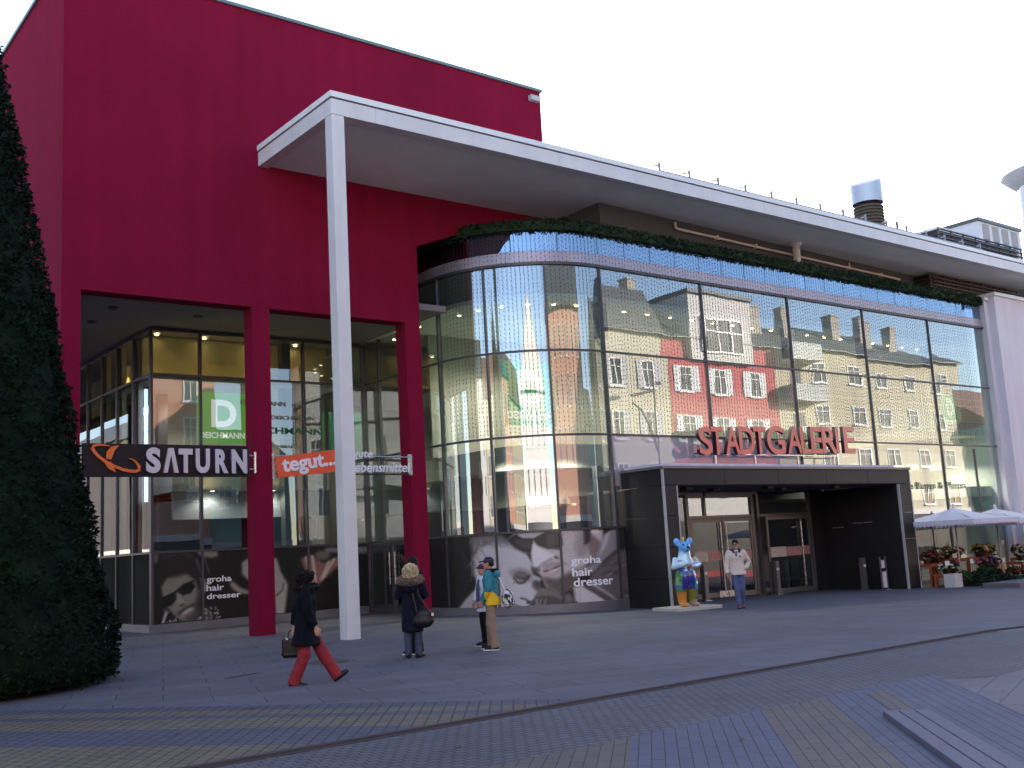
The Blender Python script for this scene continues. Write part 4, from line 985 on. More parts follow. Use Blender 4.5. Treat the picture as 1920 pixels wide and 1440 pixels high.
# man's face lying above
p1.poly([(700, 80), (1130, 55), (1480, 60), (1480, 160), (1420, 290), (1240, 430), (1215, 540), (1110, 600), (1000, 540), (955, 440), (890, 380), (870, 250), (880, 180)], (158, 142, 134), 9)
p1.poly([(960, 445), (1090, 470), (1225, 400), (1250, 470), (1220, 560), (1120, 610), (1010, 545)], (78, 60, 53), 16)
p1.poly([(1255, 70), (1370, 60), (1380, 190), (1330, 290), (1270, 300), (1240, 220)], (120, 104, 96), 22, .8)
for k in range(150): p1.ell(random.uniform(960, 1350), random.uniform(70, 590), 4, 4, (70, 56, 50), 0, 2, .35)
p1.poly([(1370, 90), (1450, 150), (1470, 200), (1420, 290), (1380, 310), (1350, 200)], (112, 82, 70), 12)
p1.poly([(1310, 50), (1380, 50), (1370, 160), (1320, 190)], (52, 40, 36), 10)
p1.ell(1410, 72, 36, 24, (196, 152, 140), 0, 5)
p1.poly([(700, 120), (760, 80), (1000, 60), (1000, 90), (880, 145), (800, 130)], (140, 132, 130), 6)
p1.poly([(678, 152), (745, 92), (800, 130), (890, 130), (892, 190), (868, 255), (800, 240), (725, 200)], (44, 33, 32), 4)
p1.poly([(735, 130), (800, 140), (880, 150), (870, 215), (810, 222), (745, 185)], (58, 48, 46), 8)
p1.line([(690, 165), (735, 215), (800, 246), (868, 258)], 9, (105, 80, 78), 4)
p1.poly([(885, 135), (1000, 72), (1125, 78), (1142, 180), (1115, 225), (1010, 222), (925, 190)], (50, 42, 37), 4)
p1.poly([(1000, 90), (1105, 85), (1115, 190), (1010, 200)], (66, 62, 54), 8)
p1.line([(940, 200), (1010, 218), (1100, 214), (1138, 180)], 9, (110, 84, 80), 4)
p1.poly([(880, 172), (1000, 238), (1112, 292), (1040, 300), (965, 342), (930, 378), (886, 362)], (172, 164, 160), 6)
p1.line([(880, 380), (930, 385), (966, 345), (1050, 300)], 9, (84, 70, 66), 6)
p1.ell(915, 395, 42, 16, (72, 60, 58), 8, 8); p1.ell(1085, 292, 24, 12, (86, 66, 60), 20, 5); p1.line([(1110, 290), (1150, 340), (1180, 350)], 10, (110, 92, 86), 6)
p1.poly([(962, 352), (1040, 330), (1112, 325), (1120, 350), (1080, 372), (985, 400)], (138, 112, 108), 5)
p1.line([(978, 410), (1040, 398), (1115, 358)], 12, (46, 32, 32), 3); p1.ell(1055, 402, 40, 8, (172, 160, 154), -14, 3)
p1.poly([(980, 420), (1060, 412), (1120, 380), (1118, 425), (1060, 458), (1000, 448)], (148, 118, 116), 5)
p1.ell(915, 520, 34, 42, (82, 70, 64), -15, 8); p1.ell(925, 512, 18, 24, (52, 42, 40), -15, 6)
p1.poly([(940, 540), (1010, 550), (1130, 610), (1200, 590), (1240, 660), (1130, 700), (905, 620)], (92, 80, 74), 10)
p1.poly([(905, 620), (1040, 610), (1160, 660), (1300, 700), (1280, 740), (840, 770)], (60, 50, 48), 10)
for x0 in (915, 945, 985): p1.line([(x0, 690), (x0+14, 640)], 9, (120, 112, 108), 3)
p1.line([(912, 640), (932, 692)], 8, (120, 112, 108), 3); p1.line([(955, 690), (975, 690)], 8, (120, 112, 108), 3)
# clothes and arm on the right
p1.poly([(1480, 110), (1560, 50), (1600, 60), (1600, 220), (1500, 300), (1400, 420), (1300, 440), (1240, 470), (1220, 400), (1400, 320)], (112, 104, 102), 8)
p1.poly([(1490, 100), (1540, 60), (1510, 180), (1440, 290)], (150, 140, 136), 8)
p1.poly([(1380, 430), (1560, 260), (1700, 200), (1880, 240), (1890, 690), (1250, 720)], (84, 72, 70), 14)
for k in range(30):
    x, y = random.uniform(1330, 1840), random.uniform(320, 460)
    p1.line([(x, y), (x+random.uniform(50, 120), y-random.uniform(20, 60))], random.uniform(5, 14), random.choice([(60, 50, 49), (130, 118, 116), (46, 38, 38)]), 5, .6)
p1.poly([(1225, 535), (1420, 525), (1540, 600), (1640, 690), (1560, 720), (1300, 690), (1240, 650)], (158, 150, 146), 8)
p1.line([(1235, 540), (1250, 600), (1245, 670)], 6, (110, 100, 98), 3); p1.line([(1270, 540), (1285, 610), (1280, 680)], 5, (122, 112, 110), 3)
p1.line([(1340, 525), (1480, 610), (1620, 705)], 52, (72, 62, 60), 5); p1.line([(1350, 505), (1500, 590), (1640, 690)], 8, (112, 100, 96), 4)
p1.poly([(1640, 560), (1880, 540), (1890, 690), (1700, 690)], (66, 56, 55), 12); p1.line([(1640, 620), (1860, 590)], 24, (106, 92, 90), 10)
p1.poly([(1600, 60), (1900, 30), (1900, 200), (1700, 190), (1600, 210)], (44, 38, 38), 14); p1.poly([(1850, 30), (1920, 30), (1920, 720), (1870, 720)], (26, 22, 22), 14)
p1.poly([(0, 0), (170, 0), (190, 800), (0, 800)], (20, 16, 16), 14, .8)
p1.grain(.02)
nu, nv = 330, 92; s_a, s_b = -1.5, ARC+1.15
SS = np.linspace(s_a, s_b, nu); ZZ = np.linspace(.19, 2.205, nv)
P = [[(*gp(s, .006), z) for s in SS] for z in ZZ]
px = np.array([[proj(P[j][i]) for i in range(nu)] for j in range(nv)])
cl = p1.at((px[..., 0]-800)*4.465, (px[..., 1]-980)*4.465)
o = printed_sheet('poster', P, nu, nv, cl, M_print); tag(o, 'large curved poster of a man and a woman head to head on the rounded glass', 'poster')
def bend(s_ref):
    def f(x, y, z): X, Y = gp(x, .012+(GY-y)); return (X, Y, z)
    return f
def s_of(px_, py_):
    best = min(np.linspace(0, ARC+1.1, 700), key=lambda s: abs(proj((*gp(s), (1.2)))[0]-px_)); return best
M_pt = mat('white_poster_text', (.85, .84, .84), .5)
def zoomz(s, y):
    lo, hi = 0.0, 2.4
    for _ in range(40):
        m = (lo+hi)/2
        if proj((*gp(s), m))[1] > y: lo = m
        else: hi = m
    return lo
for w, xa, xb, ya, yb in (('groha', 1210, 1460, 275, 365), ('hair', 1215, 1385, 372, 450), ('dresser', 1220, 1550, 448, 530)):
    sa_, sb_ = s_of(800+xa/4.465, 0), s_of(800+xb/4.465, 0); sm = (sa_+sb_)/2
    zt, zb = zoomz(sm, 980+(ya+4)/4.465), zoomz(sm, 980+(yb-4)/4.465)
    hang(lettering('letters', w, sa_, sb_, zb, zt, GY, M_pt, None, .003, .022, remap=bend(0)), o)
p2 = Print(1920, 793, 4, (21, 19, 17))
p2.poly([(365, 110), (410, 110), (400, 190), (365, 200)], (80, 76, 70), 10); p2.poly([(420, 130), (660, 110), (690, 180), (480, 180)], (74, 68, 62), 14, .7)
p2.ell(545, 270, 185, 140, (27, 23, 20), -12, 14)
p2.poly([(425, 385), (470, 310), (560, 250), (640, 270), (700, 320), (745, 430), (760, 540), (700, 640), (640, 665), (560, 630), (500, 570), (450, 500)], (108, 97, 84), 9)
p2.poly([(690, 320), (760, 430), (765, 560), (700, 650), (690, 520), (720, 420)], (46, 38, 32), 14)
p2.ell(545, 225, 160, 70, (26, 22, 19), -14, 12); p2.poly([(640, 180), (760, 300), (750, 430), (700, 330), (620, 260)], (28, 24, 20), 12)
p2.poly([(540, 410), (600, 355), (665, 330), (695, 370), (660, 425), (595, 445)], (14, 12, 11), 3); p2.poly([(430, 475), (500, 430), (545, 415), (548, 470), (505, 525), (440, 540)], (14, 12, 11), 3)
p2.line([(430, 470), (560, 405), (680, 330)], 12, (12, 10, 10), 2)
p2.poly([(545, 430), (575, 430), (610, 500), (590, 522), (560, 505)], (124, 112, 98), 6); p2.ell(590, 520, 22, 10, (62, 50, 44), -20, 5)
p2.line([(560, 590), (620, 545), (685, 515)], 18, (40, 32, 28), 6); p2.poly([(588, 585), (640, 545), (680, 540), (660, 565), (600, 600)], (150, 132, 124), 4); p2.poly([(600, 600), (665, 570), (670, 600), (625, 620)], (120, 74, 70), 5)
p2.poly([(600, 640), (700, 560), (760, 560), (720, 660), (640, 670)], (58, 48, 42), 12, .8); p2.poly([(700, 650), (790, 540), (830, 600), (760, 670)], (70, 62, 56), 10)
p2.poly([(445, 545), (490, 570), (480, 590), (455, 570)], (110, 96, 84), 5)
for k in range(420):
    t = random.random(); x = random.uniform(470, 910); yl = 690-(20 if x < 560 else 0); y0_ = 655 if x < 700 else max(490, 660-(x-700)*1.5 if x < 830 else 470+(x-830)*2.2)
    y = random.uniform(y0_, 695); 
    if x < 560: y = random.uniform(625+(560-x)*.3, 700)
    p2.ell(x, y, random.uniform(5, 11), random.uniform(4, 8), random.choice([(150, 146, 140), (20, 18, 17), (20, 18, 17), (120, 115, 110)]), random.uniform(0, 180), 2, .9)
p2.poly([(418, 695), (455, 575), (478, 580), (440, 695)], (140, 138, 138), 3)
p2.poly([(700, 95), (870, 95), (872, 140), (820, 150), (740, 140)], (132, 104, 92), 8); p2.line([(755, 110), (800, 270)], 9, (92, 86, 80), 4); p2.line([(700, 160), (740, 270)], 14, (90, 82, 74), 6)
p2.poly([(1055, 190), (1090, 160), (1330, 150), (1360, 250), (1420, 360), (1390, 620), (1330, 650), (1300, 330), (1120, 330), (1060, 280)], (138, 122, 116), 8)
p2.poly([(960, 345), (990, 335), (1050, 385), (1120, 410), (1110, 435), (1040, 430), (980, 390)], (138, 112, 96), 6); p2.line([(1330, 445), (1375, 400), (1385, 350)], 8, (40, 34, 32), 3)
p2.poly([(730, 300), (770, 310), (790, 420), (750, 420)], (132, 122, 110), 7)
p2.poly([(1515, 160), (1590, 115), (1690, 190), (1720, 180), (1830, 130), (1840, 190), (1640, 380), (1590, 340), (1540, 220)], (122, 58, 54), 6)
for a_, b_ in (((1610, 140), (1640, 370)), ((1560, 150), (1600, 330)), ((1780, 160), (1700, 300)), ((1740, 180), (1680, 320))): p2.line([a_, b_], 22, (172, 150, 138), 5, .8)
p2.ell(1690, 130, 60, 38, (84, 78, 66), 0, 10); p2.poly([(1700, 70), (1920, 60), (1920, 115), (1720, 110)], (120, 122, 122), 8, .7)
p2.poly([(1440, 600), (1920, 600), (1920, 660), (1440, 680)], (48, 46, 46), 8, .6)
p2.grain(.02)
nu, nv = 260, 84; XX = np.linspace(10.9, 17.86, nu); ZZ = np.linspace(.24, 2.2, nv)
P = [[(x, 30.69, z) for x in XX] for z in ZZ]; px = np.array([[proj(P[j][i]) for i in range(nu)] for j in range(nv)])
cl = p2.at((px[..., 0]-200)*4.174, (px[..., 1]-1010)*4.174)
o = printed_sheet('poster', P, nu, nv, cl, M_print, gain=1.5); tag(o, 'long dark poster of a man in sunglasses on the recessed shopfront', 'poster')
for w, xa, xb, ya, yb in (('groha', 782, 978, 283, 358), ('hair', 782, 918, 352, 412), ('dresser', 784, 1050, 412, 475)):
    a = on_y(200+xa/4.174, 1010+yb/4.174, 30.68); b = on_y(200+xb/4.174, 1010+ya/4.174, 30.68)
    hang(lettering('letters', w, a[0], b[0], a[2], b[2], 30.684, M_pt, None, .003, .022), o)
p3 = Print(400, 300, 2, (16, 14, 15))
for k in range(22): x = random.uniform(0, 400); p3.poly([(x, random.uniform(0, 120)), (x+random.uniform(20, 60), random.uniform(0, 150)), (x+40, 300), (x, 300)], random.choice([(30, 26, 28), (12, 11, 12), (44, 38, 40), (58, 55, 60)]), 8, .7)
nu, nv = 80, 30; P = [[(CX-.01, y, z) for y in np.linspace(41, 30.8, nu)] for z in np.linspace(.24, 2.2, nv)]
gx, gy = np.meshgrid(np.linspace(0, 399, nu), np.linspace(299, 0, nv))
o = printed_sheet('poster', P, nu, nv, p3.at(gx, gy), print_mat('dull_poster_print', .75, .08), gain=.6); tag(o, 'very dark poster on the left side of the recessed shopfront behind the tree', 'poster')
mb = MB()
for x in (12.33, 13.9, 15.75): mb.box(x-.015, 30.655, .22, x+.015, 30.69, 2.21)
for y in (32.2, 33.7, 35.2): mb.box(CX-.03, y-.015, .22, CX-.011, y+.015, 2.21)
put(mb, 'poster_frame', M_frame, shop)
# ------------------------------------------------------------------ the clipped conical tree
TX, TY, TR, TH = 3.5, 19.1, 2.6, 13.8
tree = thing('conical_tree', 'tall dark clipped cone-shaped Christmas tree standing on the square at the left edge', 'tree', (TX, TY, 0))
M_tree = leaf_mat('tree_needles', (.0022, .0062, .0045), (.0105, .027, .015), .8)
mb = MB(); pts = []; nors = []
rt = random.Random(21)
def tree_r(z, a):
    r = TR*(1-z/TH)
    if z < .35: r *= .93+.2*z
    return r*(1+.035*math.sin(5*a+z*1.7)*math.sin(z*2.3)+.02*math.sin(11*a-z*3))
NT = 17000
for k in range(NT):
    z = .08+(TH-.2)*(1-math.sqrt(1-rt.random()*.985)); a = rt.uniform(0, 2*math.pi)
    r = tree_r(z, a)+rt.uniform(-.10, .02)
    pts.append((r*math.cos(a), r*math.sin(a), z)); nors.append((math.cos(a), math.sin(a), .12))
tufts(mb, pts, nors, .082, 5, 1.0, .2)
mb.build('crown', M_tree, tree)
prof = [(.01, .1)]+[(max(.01, TR*(1-z/TH)*.955-.06), z) for z in np.linspace(.1, TH-.3, 30)]
MB().lathe(prof, (0, 0, 0), 48).build('inner_crown', M_tree, tree)
MB().lathe([(.16, -.05), (.14, 2), (.05, TH-.4)], (0, 0, 0), 12).build('trunk', mat('bark', (.06, .045, .035), .9, var=.3, scale=10), tree)

# ------------------------------------------------------------------ flower stall
M_par = mat('white_parasol_cloth', (.66, .65, .72), .8, var=.04)
def parasol(x, y, ztop, label, half=1.55):
    z0 = gz(x); t = thing('parasol', label, 'parasol', (x, y, z0), 0, 'white parasols over the flower stall')
    H = ztop-z0; e = H-.42
    mb = MB(); h = half; n = 8
    for k, (ax, ay, bx_, by) in enumerate(((-1,-1,1,-1), (1,-1,1,1), (1,1,-1,1), (-1,1,-1,-1))):
        rows = 5; vs = []; fs = []
        for i in range(rows+1):
            f = i/rows; zz = H-(H-e)*f-.05*math.sin(f*math.pi)
            for j in range(n+1):
                g = j/n; vs.append(((ax+(bx_-ax)*g)*h*f, (ay+(by-ay)*g)*h*f, zz))
        for i in range(rows):
            for j in range(n): fs.append((i*(n+1)+j, (i+1)*(n+1)+j, (i+1)*(n+1)+j+1, i*(n+1)+j+1))
        mb.add(vs, fs, False)
    mb.build('cloth', M_par, t)
    mb = MB(); m = 20
    for ax, ay, bx_, by in ((-1,-1,1,-1), (1,-1,1,1), (1,1,-1,1), (-1,1,-1,-1)):
        for j in range(m):
            pts = []
            for q in (0, .06, .2, .5, .8, .94, 1):
                g = (j+q)/m; d = .11+.09*math.sqrt(max(0, math.sin(q*math.pi))); pts.append(((ax+(bx_-ax)*g)*h*1.003, (ay+(by-ay)*g)*h*1.003, d))
            vs = [(p[0], p[1], e) for p in pts]+[(p[0], p[1], e-p[2]) for p in pts]
            mb.add(vs, [(i, i+1, 7+i+1, 7+i) for i in range(6)])
    mb.build('valance', M_par, t)
    MB().tube([(0, 0, 0), (0, 0, H+.12)], .028, 10).build('pole', mat('pale_wood_pole', (.45, .40, .36), .5), t)
    MB().lathe([(0, H+.16), (.05, H+.12), (.06, H+.02), (.07, H-.02)], (0, 0, 0), 10).build('finial', M_white, t)
    mb = MB()
    for a in range(4): mb.bar((0, 0, H-.08), (h*.97*(1 if a in (0, 3) else -1), h*.97*(1 if a < 2 else -1), e-.01), .03)
    mb.build('rib', MATS['pale_wood_pole'], t)
    MB().box(-.3, -.3, 0, .3, .3, .07).build('base', mat('parasol_base', (.2, .2, .2), .8), t, .01)
parasol(35.55, 20.45, 2.36, 'white parasol with scalloped valance next to the entrance portal')
parasol(38.75, 20.65, 2.30, 'white parasol with scalloped valance in the middle of the flower stall')
parasol(41.95, 20.55, 2.26, 'white parasol with scalloped valance at the right edge in front of the pier', 1.5)
M_ow = mat('orange_stained_wood', (.34, .085, .030), .6, var=.25, scale=6)
def stand(x, y, w, d, h, label, grp='orange wooden flower stands of the stall'):
    z0 = gz(x); t = thing('flower_stand', label, 'flower stand', (x, y, z0), random.uniform(-.06, .06), grp)
    MB().box(-w/2, -d/2, h-.10, w/2, d/2, h).build('tray', M_ow, t, .006)
    for sx in (-1, 1):
        for sy in (-1, 1): MB().box(sx*(w/2-.05)-.035, sy*(d/2-.05)-.035, 0, sx*(w/2-.05)+.035, sy*(d/2-.05)+.035, h-.101).build('leg', M_ow, t)
    MB().box(-w/2+.09, -d/2+.02, h*.35, w/2-.09, -d/2+.05, h*.35+.09).build('rail', M_ow, t)
    return z0+h
FL = {'red': (.32, .015, .03), 'pink': (.50, .08, .18), 'white': (.62, .60, .55), 'yellow': (.50, .38, .04), 'purple': (.14, .03, .18), 'rose': (.45, .20, .22), 'cream': (.50, .47, .33)}
M_pot = mat('clay_pot', (.16, .07, .045), .7, var=.2); M_pl = leaf_mat('stall_leaves', (.018, .045, .018), (.06, .12, .04)); M_pd = mat('black_plastic_pot', (.03, .03, .03), .5)
def plant(x, y, z, r, h, fl, label, n=46):
    t = thing('potted_plant', label, 'potted plant', (x, y, z), 0, 'potted flowers on the stall')
    MB().lathe([(0, .001), (r*.45, .001), (r*.6, h*.38), (r*.65, h*.38), (r*.65, h*.42), (r*.5, h*.40), (0, h*.38)], (0, 0, 0), 12).build('pot', random.choice([M_pot, M_pd]), t)
    pts = []; nor = []
    for _ in range(n):
        v = Vector((random.gauss(0, 1), random.gauss(0, 1), abs(random.gauss(0, 1)))).normalized()
        pts.append((v.x*r*.7, v.y*r*.7, h*.5+v.z*h*.35)); nor.append(v)
    mb = MB(); tufts(mb, pts, nor, r*.55, 3, .6); mb.build('leaves', M_pl, t)
    if fl:
        mb = MB()
        for p, v in zip(pts[::2], nor[::2]):
            c = Vector(p)+Vector(v)*r*.35; rr = r*.24
            mb.ell(c, (rr, rr, rr*.7), None, 7, 5)
        mb.build('flowers', mat('petal_'+fl, FL[fl], .6, var=.25, scale=20), t)
hts = []
spec = [(34.95, 20.55, .95, .6, .45, 'low orange wooden stand right beside the portal edge'), (35.25, 21.35, 1.1, .6, .80, 'tall orange wooden stand behind the first parasol pole'),
        (37.15, 20.3, 1.15, .6, .50, 'orange wooden stand right of the fir branches with pink flowers'), (38.1, 20.75, .95, .6, .58, 'orange wooden stand at the middle parasol pole'),
        (37.0, 21.6, 1.4, .6, .92, 'long orange rear stand below the price cards'), (40.2, 20.55, 1.5, .65, .72, 'orange wooden table with a white top in front of the pier'),
        (39.4, 21.7, 1.3, .6, .95, 'orange rear stand with yellow plants under the middle parasol'), (41.6, 21.2, 1.2, .6, .85, 'orange stand with white flowers near the pier')]
cols = [['white', 'red'], ['red', 'red', 'rose'], ['pink', 'purple', 'white'], ['red', 'white'], ['cream', 'rose', 'white', 'pink'], ['white', 'yellow'], ['yellow', 'white', 'yellow'], ['white', 'red', 'white']]
adj = {'red': 'deep red', 'pink': 'bright pink', 'white': 'white', 'yellow': 'yellow', 'purple': 'dark purple', 'rose': 'pale rose', 'cream': 'cream'}
ordn = ['leftmost', 'second', 'third', 'rightmost']
for (x, y, w, d, h, lb), cl in zip(spec, cols):
    zt = stand(x, y, w, d, h, lb)
    for k, c in enumerate(cl):
        xx = x-w/2+w*(k+.5)/len(cl)
        plant(xx, y+random.uniform(-.08, .08), zt, random.uniform(.19, .25), random.uniform(.36, .5), c, '%s flowers, %s pot on the %s' % (adj[c], ordn[k], lb.split(' with')[0].split(' below')[0]))
put_top = thing('table_cover', 'thin white board lying on the orange table in front of the pier', 'board', (40.2, 20.55, gz(40.2)+.722)); MB().box(-.8, -.36, 0, .8, -.10, .03).build('board', M_white, put_top)
for k, (x, y) in enumerate(((34.9, 19.95), (36.0, 19.95), (36.4, 21.0), (38.9, 20.4), (39.3, 20.3), (41.2, 20.2))):
    plant(x, y, gz(x), .22, .55, [None, None, 'cream', None, 'red', 'white'][k], ['small green plant on the ground by the portal edge', 'leafy green plant on the ground beside the fir branches', 'cream flowered plant standing on the ground behind the fir branches', 'leafy plant on the ground left of the white topped table', 'red flowered plant on the ground by the white topped table', 'white flowered plant on the ground nearest the pier'][k])
M_card = mat('white_price_card', (.72, .71, .68), .6, var=.03)
for q, Y, lb in (((1758, 1035), 21.2, 'white price card above the red flowers'), ((1790, 1042), 21.3, 'white price card right of the first parasol pole'), ((1812, 1036), 21.4, 'white price card in the middle of the rear stand'), ((1848, 1028), 21.5, 'white price card left of the second parasol pole top flowers'), ((1880, 1017), 21.7, 'highest white price card near the pier'), ((1866, 1035), 21.6, 'white price card above the yellow plants'), ((1776, 1056), 20.3, 'white wrapped card leaning low at the first parasol pole'), ((1822, 1052), 20.2, 'white card stuck in the pink flowers'), ((1882, 1050), 20.4, 'large bent white card on the white topped table')):
    p = on_y(*q, Y); t = thing('price_card', lb, 'price card', (p[0], Y, p[2]), random.uniform(-.3, .3), 'price cards of the flower stall')
    MB().box(-.11, -.004, -.08, .11, .004, .08).build('card', M_card, t); MB().tube([(0, .01, -.45), (0, .01, -.0)], .006, 6).build('stick', M_ow, t)
p = floor_at(1728, 1092); t = thing('white_box', 'white foam box with an open top on the ground beside the portal edge', 'box', (34.5, 20.15, gz(34.5)))
MB().box(-.24, -.2, 0, .24, .2, .03).box(-.24, -.2, .031, .24, -.17, .45).box(-.24, .17, .031, .24, .2, .45).box(-.24, -.169, .031, -.21, .169, .45).box(.21, -.169, .031, .24, .169, .45).build('body', M_white, t)
t = thing('fir_branches', 'dark green heap of cut fir branches lying in front of the stall', 'fir branches', (36.2, 19.75, gz(36)))
pts = []; nor = []
for _ in range(420):
    x = random.uniform(-1.15, 1.35); y = random.gauss(0, .25); hh = .62*math.exp(-((x+.25)/.8)**2)*max(0, 1-(y/.6)**2); z = random.uniform(.02, max(.05, hh))
    pts.append((x, y, z)); nor.append(Vector((random.uniform(-.2, .9), random.uniform(-.8, .2), random.uniform(-.1, .7))).normalized())
mb = MB(); tufts(mb, pts, nor, .17, 6, .8); mb.build('branches', leaf_mat('fir_green', (.008, .022, .014), (.022, .05, .028)), t)
t = thing('shop_counter', 'dark shop counter with small white pots behind the stall glass', 'counter', (36.6, 23.9, gz(36)))
MB().box(-1.6, -.3, 0, 1.6, .3, .95).build('body', M_in_dark, t)
for k in range(6): MB().lathe([(0, .951), (.10, .951), (.14, 1.15), (.10, 1.2), (0, 1.22)], (-1.4+k*.45, 0, 0), 10).build('pot', M_card, t)
t = thing('kerb_ledge', 'low dark stone ledge at the right edge of the square', 'ledge', (35.3, 17.9, gz(35)))
M_lg = mat('ledge_stone', (.13, .12, .135), .7, var=.15)
MB().box(-1.4, -.35, -.05, 2.8, .9, .16).build('slab', M_lg, t, .012)
MB().tube([(.35, -.1, .16), (.35, -.1, .34)], .06, 8).tube([(.62, -.1, .16), (.62, -.1, .32)], .06, 8).build('stub', M_steel, t)

# ------------------------------------------------------------------ painted bear statue
def bear_col(p, n):
    x, y, z = p; y = -y
    if .93 < z < 1.32 and (abs(y) > .25 or (x > .17 and abs(y) > .04)): return (.50, .82, .93) if y > 0 else (.34, .50, .60)
    if z > 1.36: return (.10, .42, .80) if z > 1.44 else (.30, .62, .88)
    if z > .98: c = (.42, .78, .92)
    if z > 1.02:
        if y < -.16 and z > 1.16: return (.62, .40, .08)
        if abs(y+.02) < .09 and x > .12 and z < 1.14: return (.55, .16, .12)
        if y > .12 and abs(z-1.2) < .018: return (.45, .12, .08)
        d = math.hypot(y-.2, z-1.1)
        if x > 0 and .055 < d < .075 and y > .12: return (.05, .35, .20)
        return (.42, .78, .90) if y > -.05 else (.34, .48, .55)
    if z > .93: return (.12, .10, .12) if y < 0 else (.04, .06, .34)
    if z > .45:
        if y > .20: return (.03, .22, .06) if z > .6 else (.05, .2, .25)
        if y < -.17: return (.06, .26, .42) if z > .55 else (.04, .30, .35)
        if y > .02 and z < .84: return (.020, .026, .22)
        if -.1 < y < .03 and z > .8: return (.18, .14, .22)
        if z < .54 and y > 0: return (.20, .30, .26)
        return (.025, .04, .26)
    if y > 0:
        return (.62, .22, .02) if z < .30 else ((.10, .16, .03) if z > .38 else (.45, .20, .03))
    return (.16, .17, .02) if z > .12 else (.45, .25, .18)
bp_ = floor_at(1297, 1138); bx0, by0 = 21.5, 20.25; bz = gz(bx0)
pl = thing('statue_plinth', 'flat pale stone slab under the painted bear statue', 'plinth', (bx0, by0, bz), math.radians(-6))
MB().box(-.75, -.55, 0, .75, .55, .09).build('slab', mat('pale_slab', (.46, .44, .38), .75, var=.12, scale=5, bump=.002), pl, .008)
mb = MB()
for sy in (1, -1):
    mb.tube([(0, .15*sy, .10), (0, .16*sy, .30), (-.01, .16*sy, .55), (0, .10*sy, .80)], [.115, .135, .175, .19], 14); mb.ell((.10, .16*sy, .065), (.19, .115, .075))
    mb.tube([(0, .24*sy, 1.26), (.05, .35*sy, 1.06), (.24, .13*sy, 1.13 if sy < 0 else 1.05)], [.105, .11, .085], 12); mb.ell((.26, .10*sy, 1.14 if sy < 0 else 1.06), (.085, .08, .075))
    mb.ell((-.01, .185*sy, 1.70), (.035, .10, .115), Matrix.Rotation(math.radians(-18*sy), 3, 'X'))
mb.ell((0, 0, .76), (.26, .30, .32)); mb.ell((0, 0, 1.10), (.20, .27, .28)); mb.tube([(0, 0, 1.2), (.02, 0, 1.48)], [.19, .15], 14)
mb.ell((.03, 0, 1.57), (.165, .17, .15)); mb.ell((.17, -.02, 1.53), (.14, .105, .085)); mb.ell((.15, -.02, 1.45), (.10, .07, .04))
tmp = fused(mb, 'body', None, None, .016, 4); me = tmp.data
ca = me.color_attributes.new('print', 'FLOAT_COLOR', 'POINT'); cc = np.ones((len(me.vertices), 4))
for i, v in enumerate(me.vertices): cc[i, :3] = bear_col(v.co, v.normal)
ca.data.foreach_set('color', cc.ravel()); bpy.data.objects.remove(tmp)
bear = thing('bear_statue', 'glossy standing bear statue painted blue with patchwork colours beside the portal', 'statue', (bx0-.05, by0-.08, bz+.09), math.radians(250))
link_mesh('body', me, print_mat('painted_fibreglass', .18, .6, .8), bear)
MB().ell((.305, -.02, 1.555), (.035, .05, .035)).build('nose', mat('bear_dark_blue', (.01, .02, .10), .2), bear)
for sy in (1, -1): MB().ell((.165, .065*sy-.02, 1.625), (.024, .024, .028)).build('eye', MATS['bear_dark_blue'], bear)
MB().ell((.225, -.02, 1.455), (.06, .055, .02)).build('mouth', MATS['bear_dark_blue'], bear)
MB().tube([(0, 0, 1.70), (0, 0, 1.80), (.01, 0, 1.83)], [.022, .026, .012], 8).build('gold_knob', mat('gold_paint', (.6, .4, .08), .3, metal=.6), bear)

# dry leaves blown across the paving
M_lf = mat('dry_leaf', (.12, .055, .02), .8, var=.4, scale=20)
lf = MB().add([(-.045, 0, .004), (-.01, -.03, .012), (.05, 0, .004), (-.01, .03, .014), (0, 0, .006)], [(0, 1, 4), (1, 2, 4), (2, 3, 4), (3, 0, 4)]).mesh('dry_leaf'); lf.materials.append(M_lf)
for q in ((1250, 1291), (705, 1340), (1045, 1352), (470, 1330), (1420, 1262), (1180, 1366), (860, 1402), (235, 1425), (1390, 1390), (640, 1302), (1600, 1235), (980, 1290), (330, 1378), (1480, 1300)):
    p = floor_at(*q); o = bpy.data.objects.new('dry_leaf', lf); COL.objects.link(o); o.location = (p.x, p.y, gz(p.x)+.011); o.rotation_euler = (0, 0, random.uniform(0, 6)); o.scale = (random.uniform(.7, 1.2),)*3
    tag(o, 'small dry brown leaf lying on the paving', 'leaf', 'dry leaves blown across the paving')
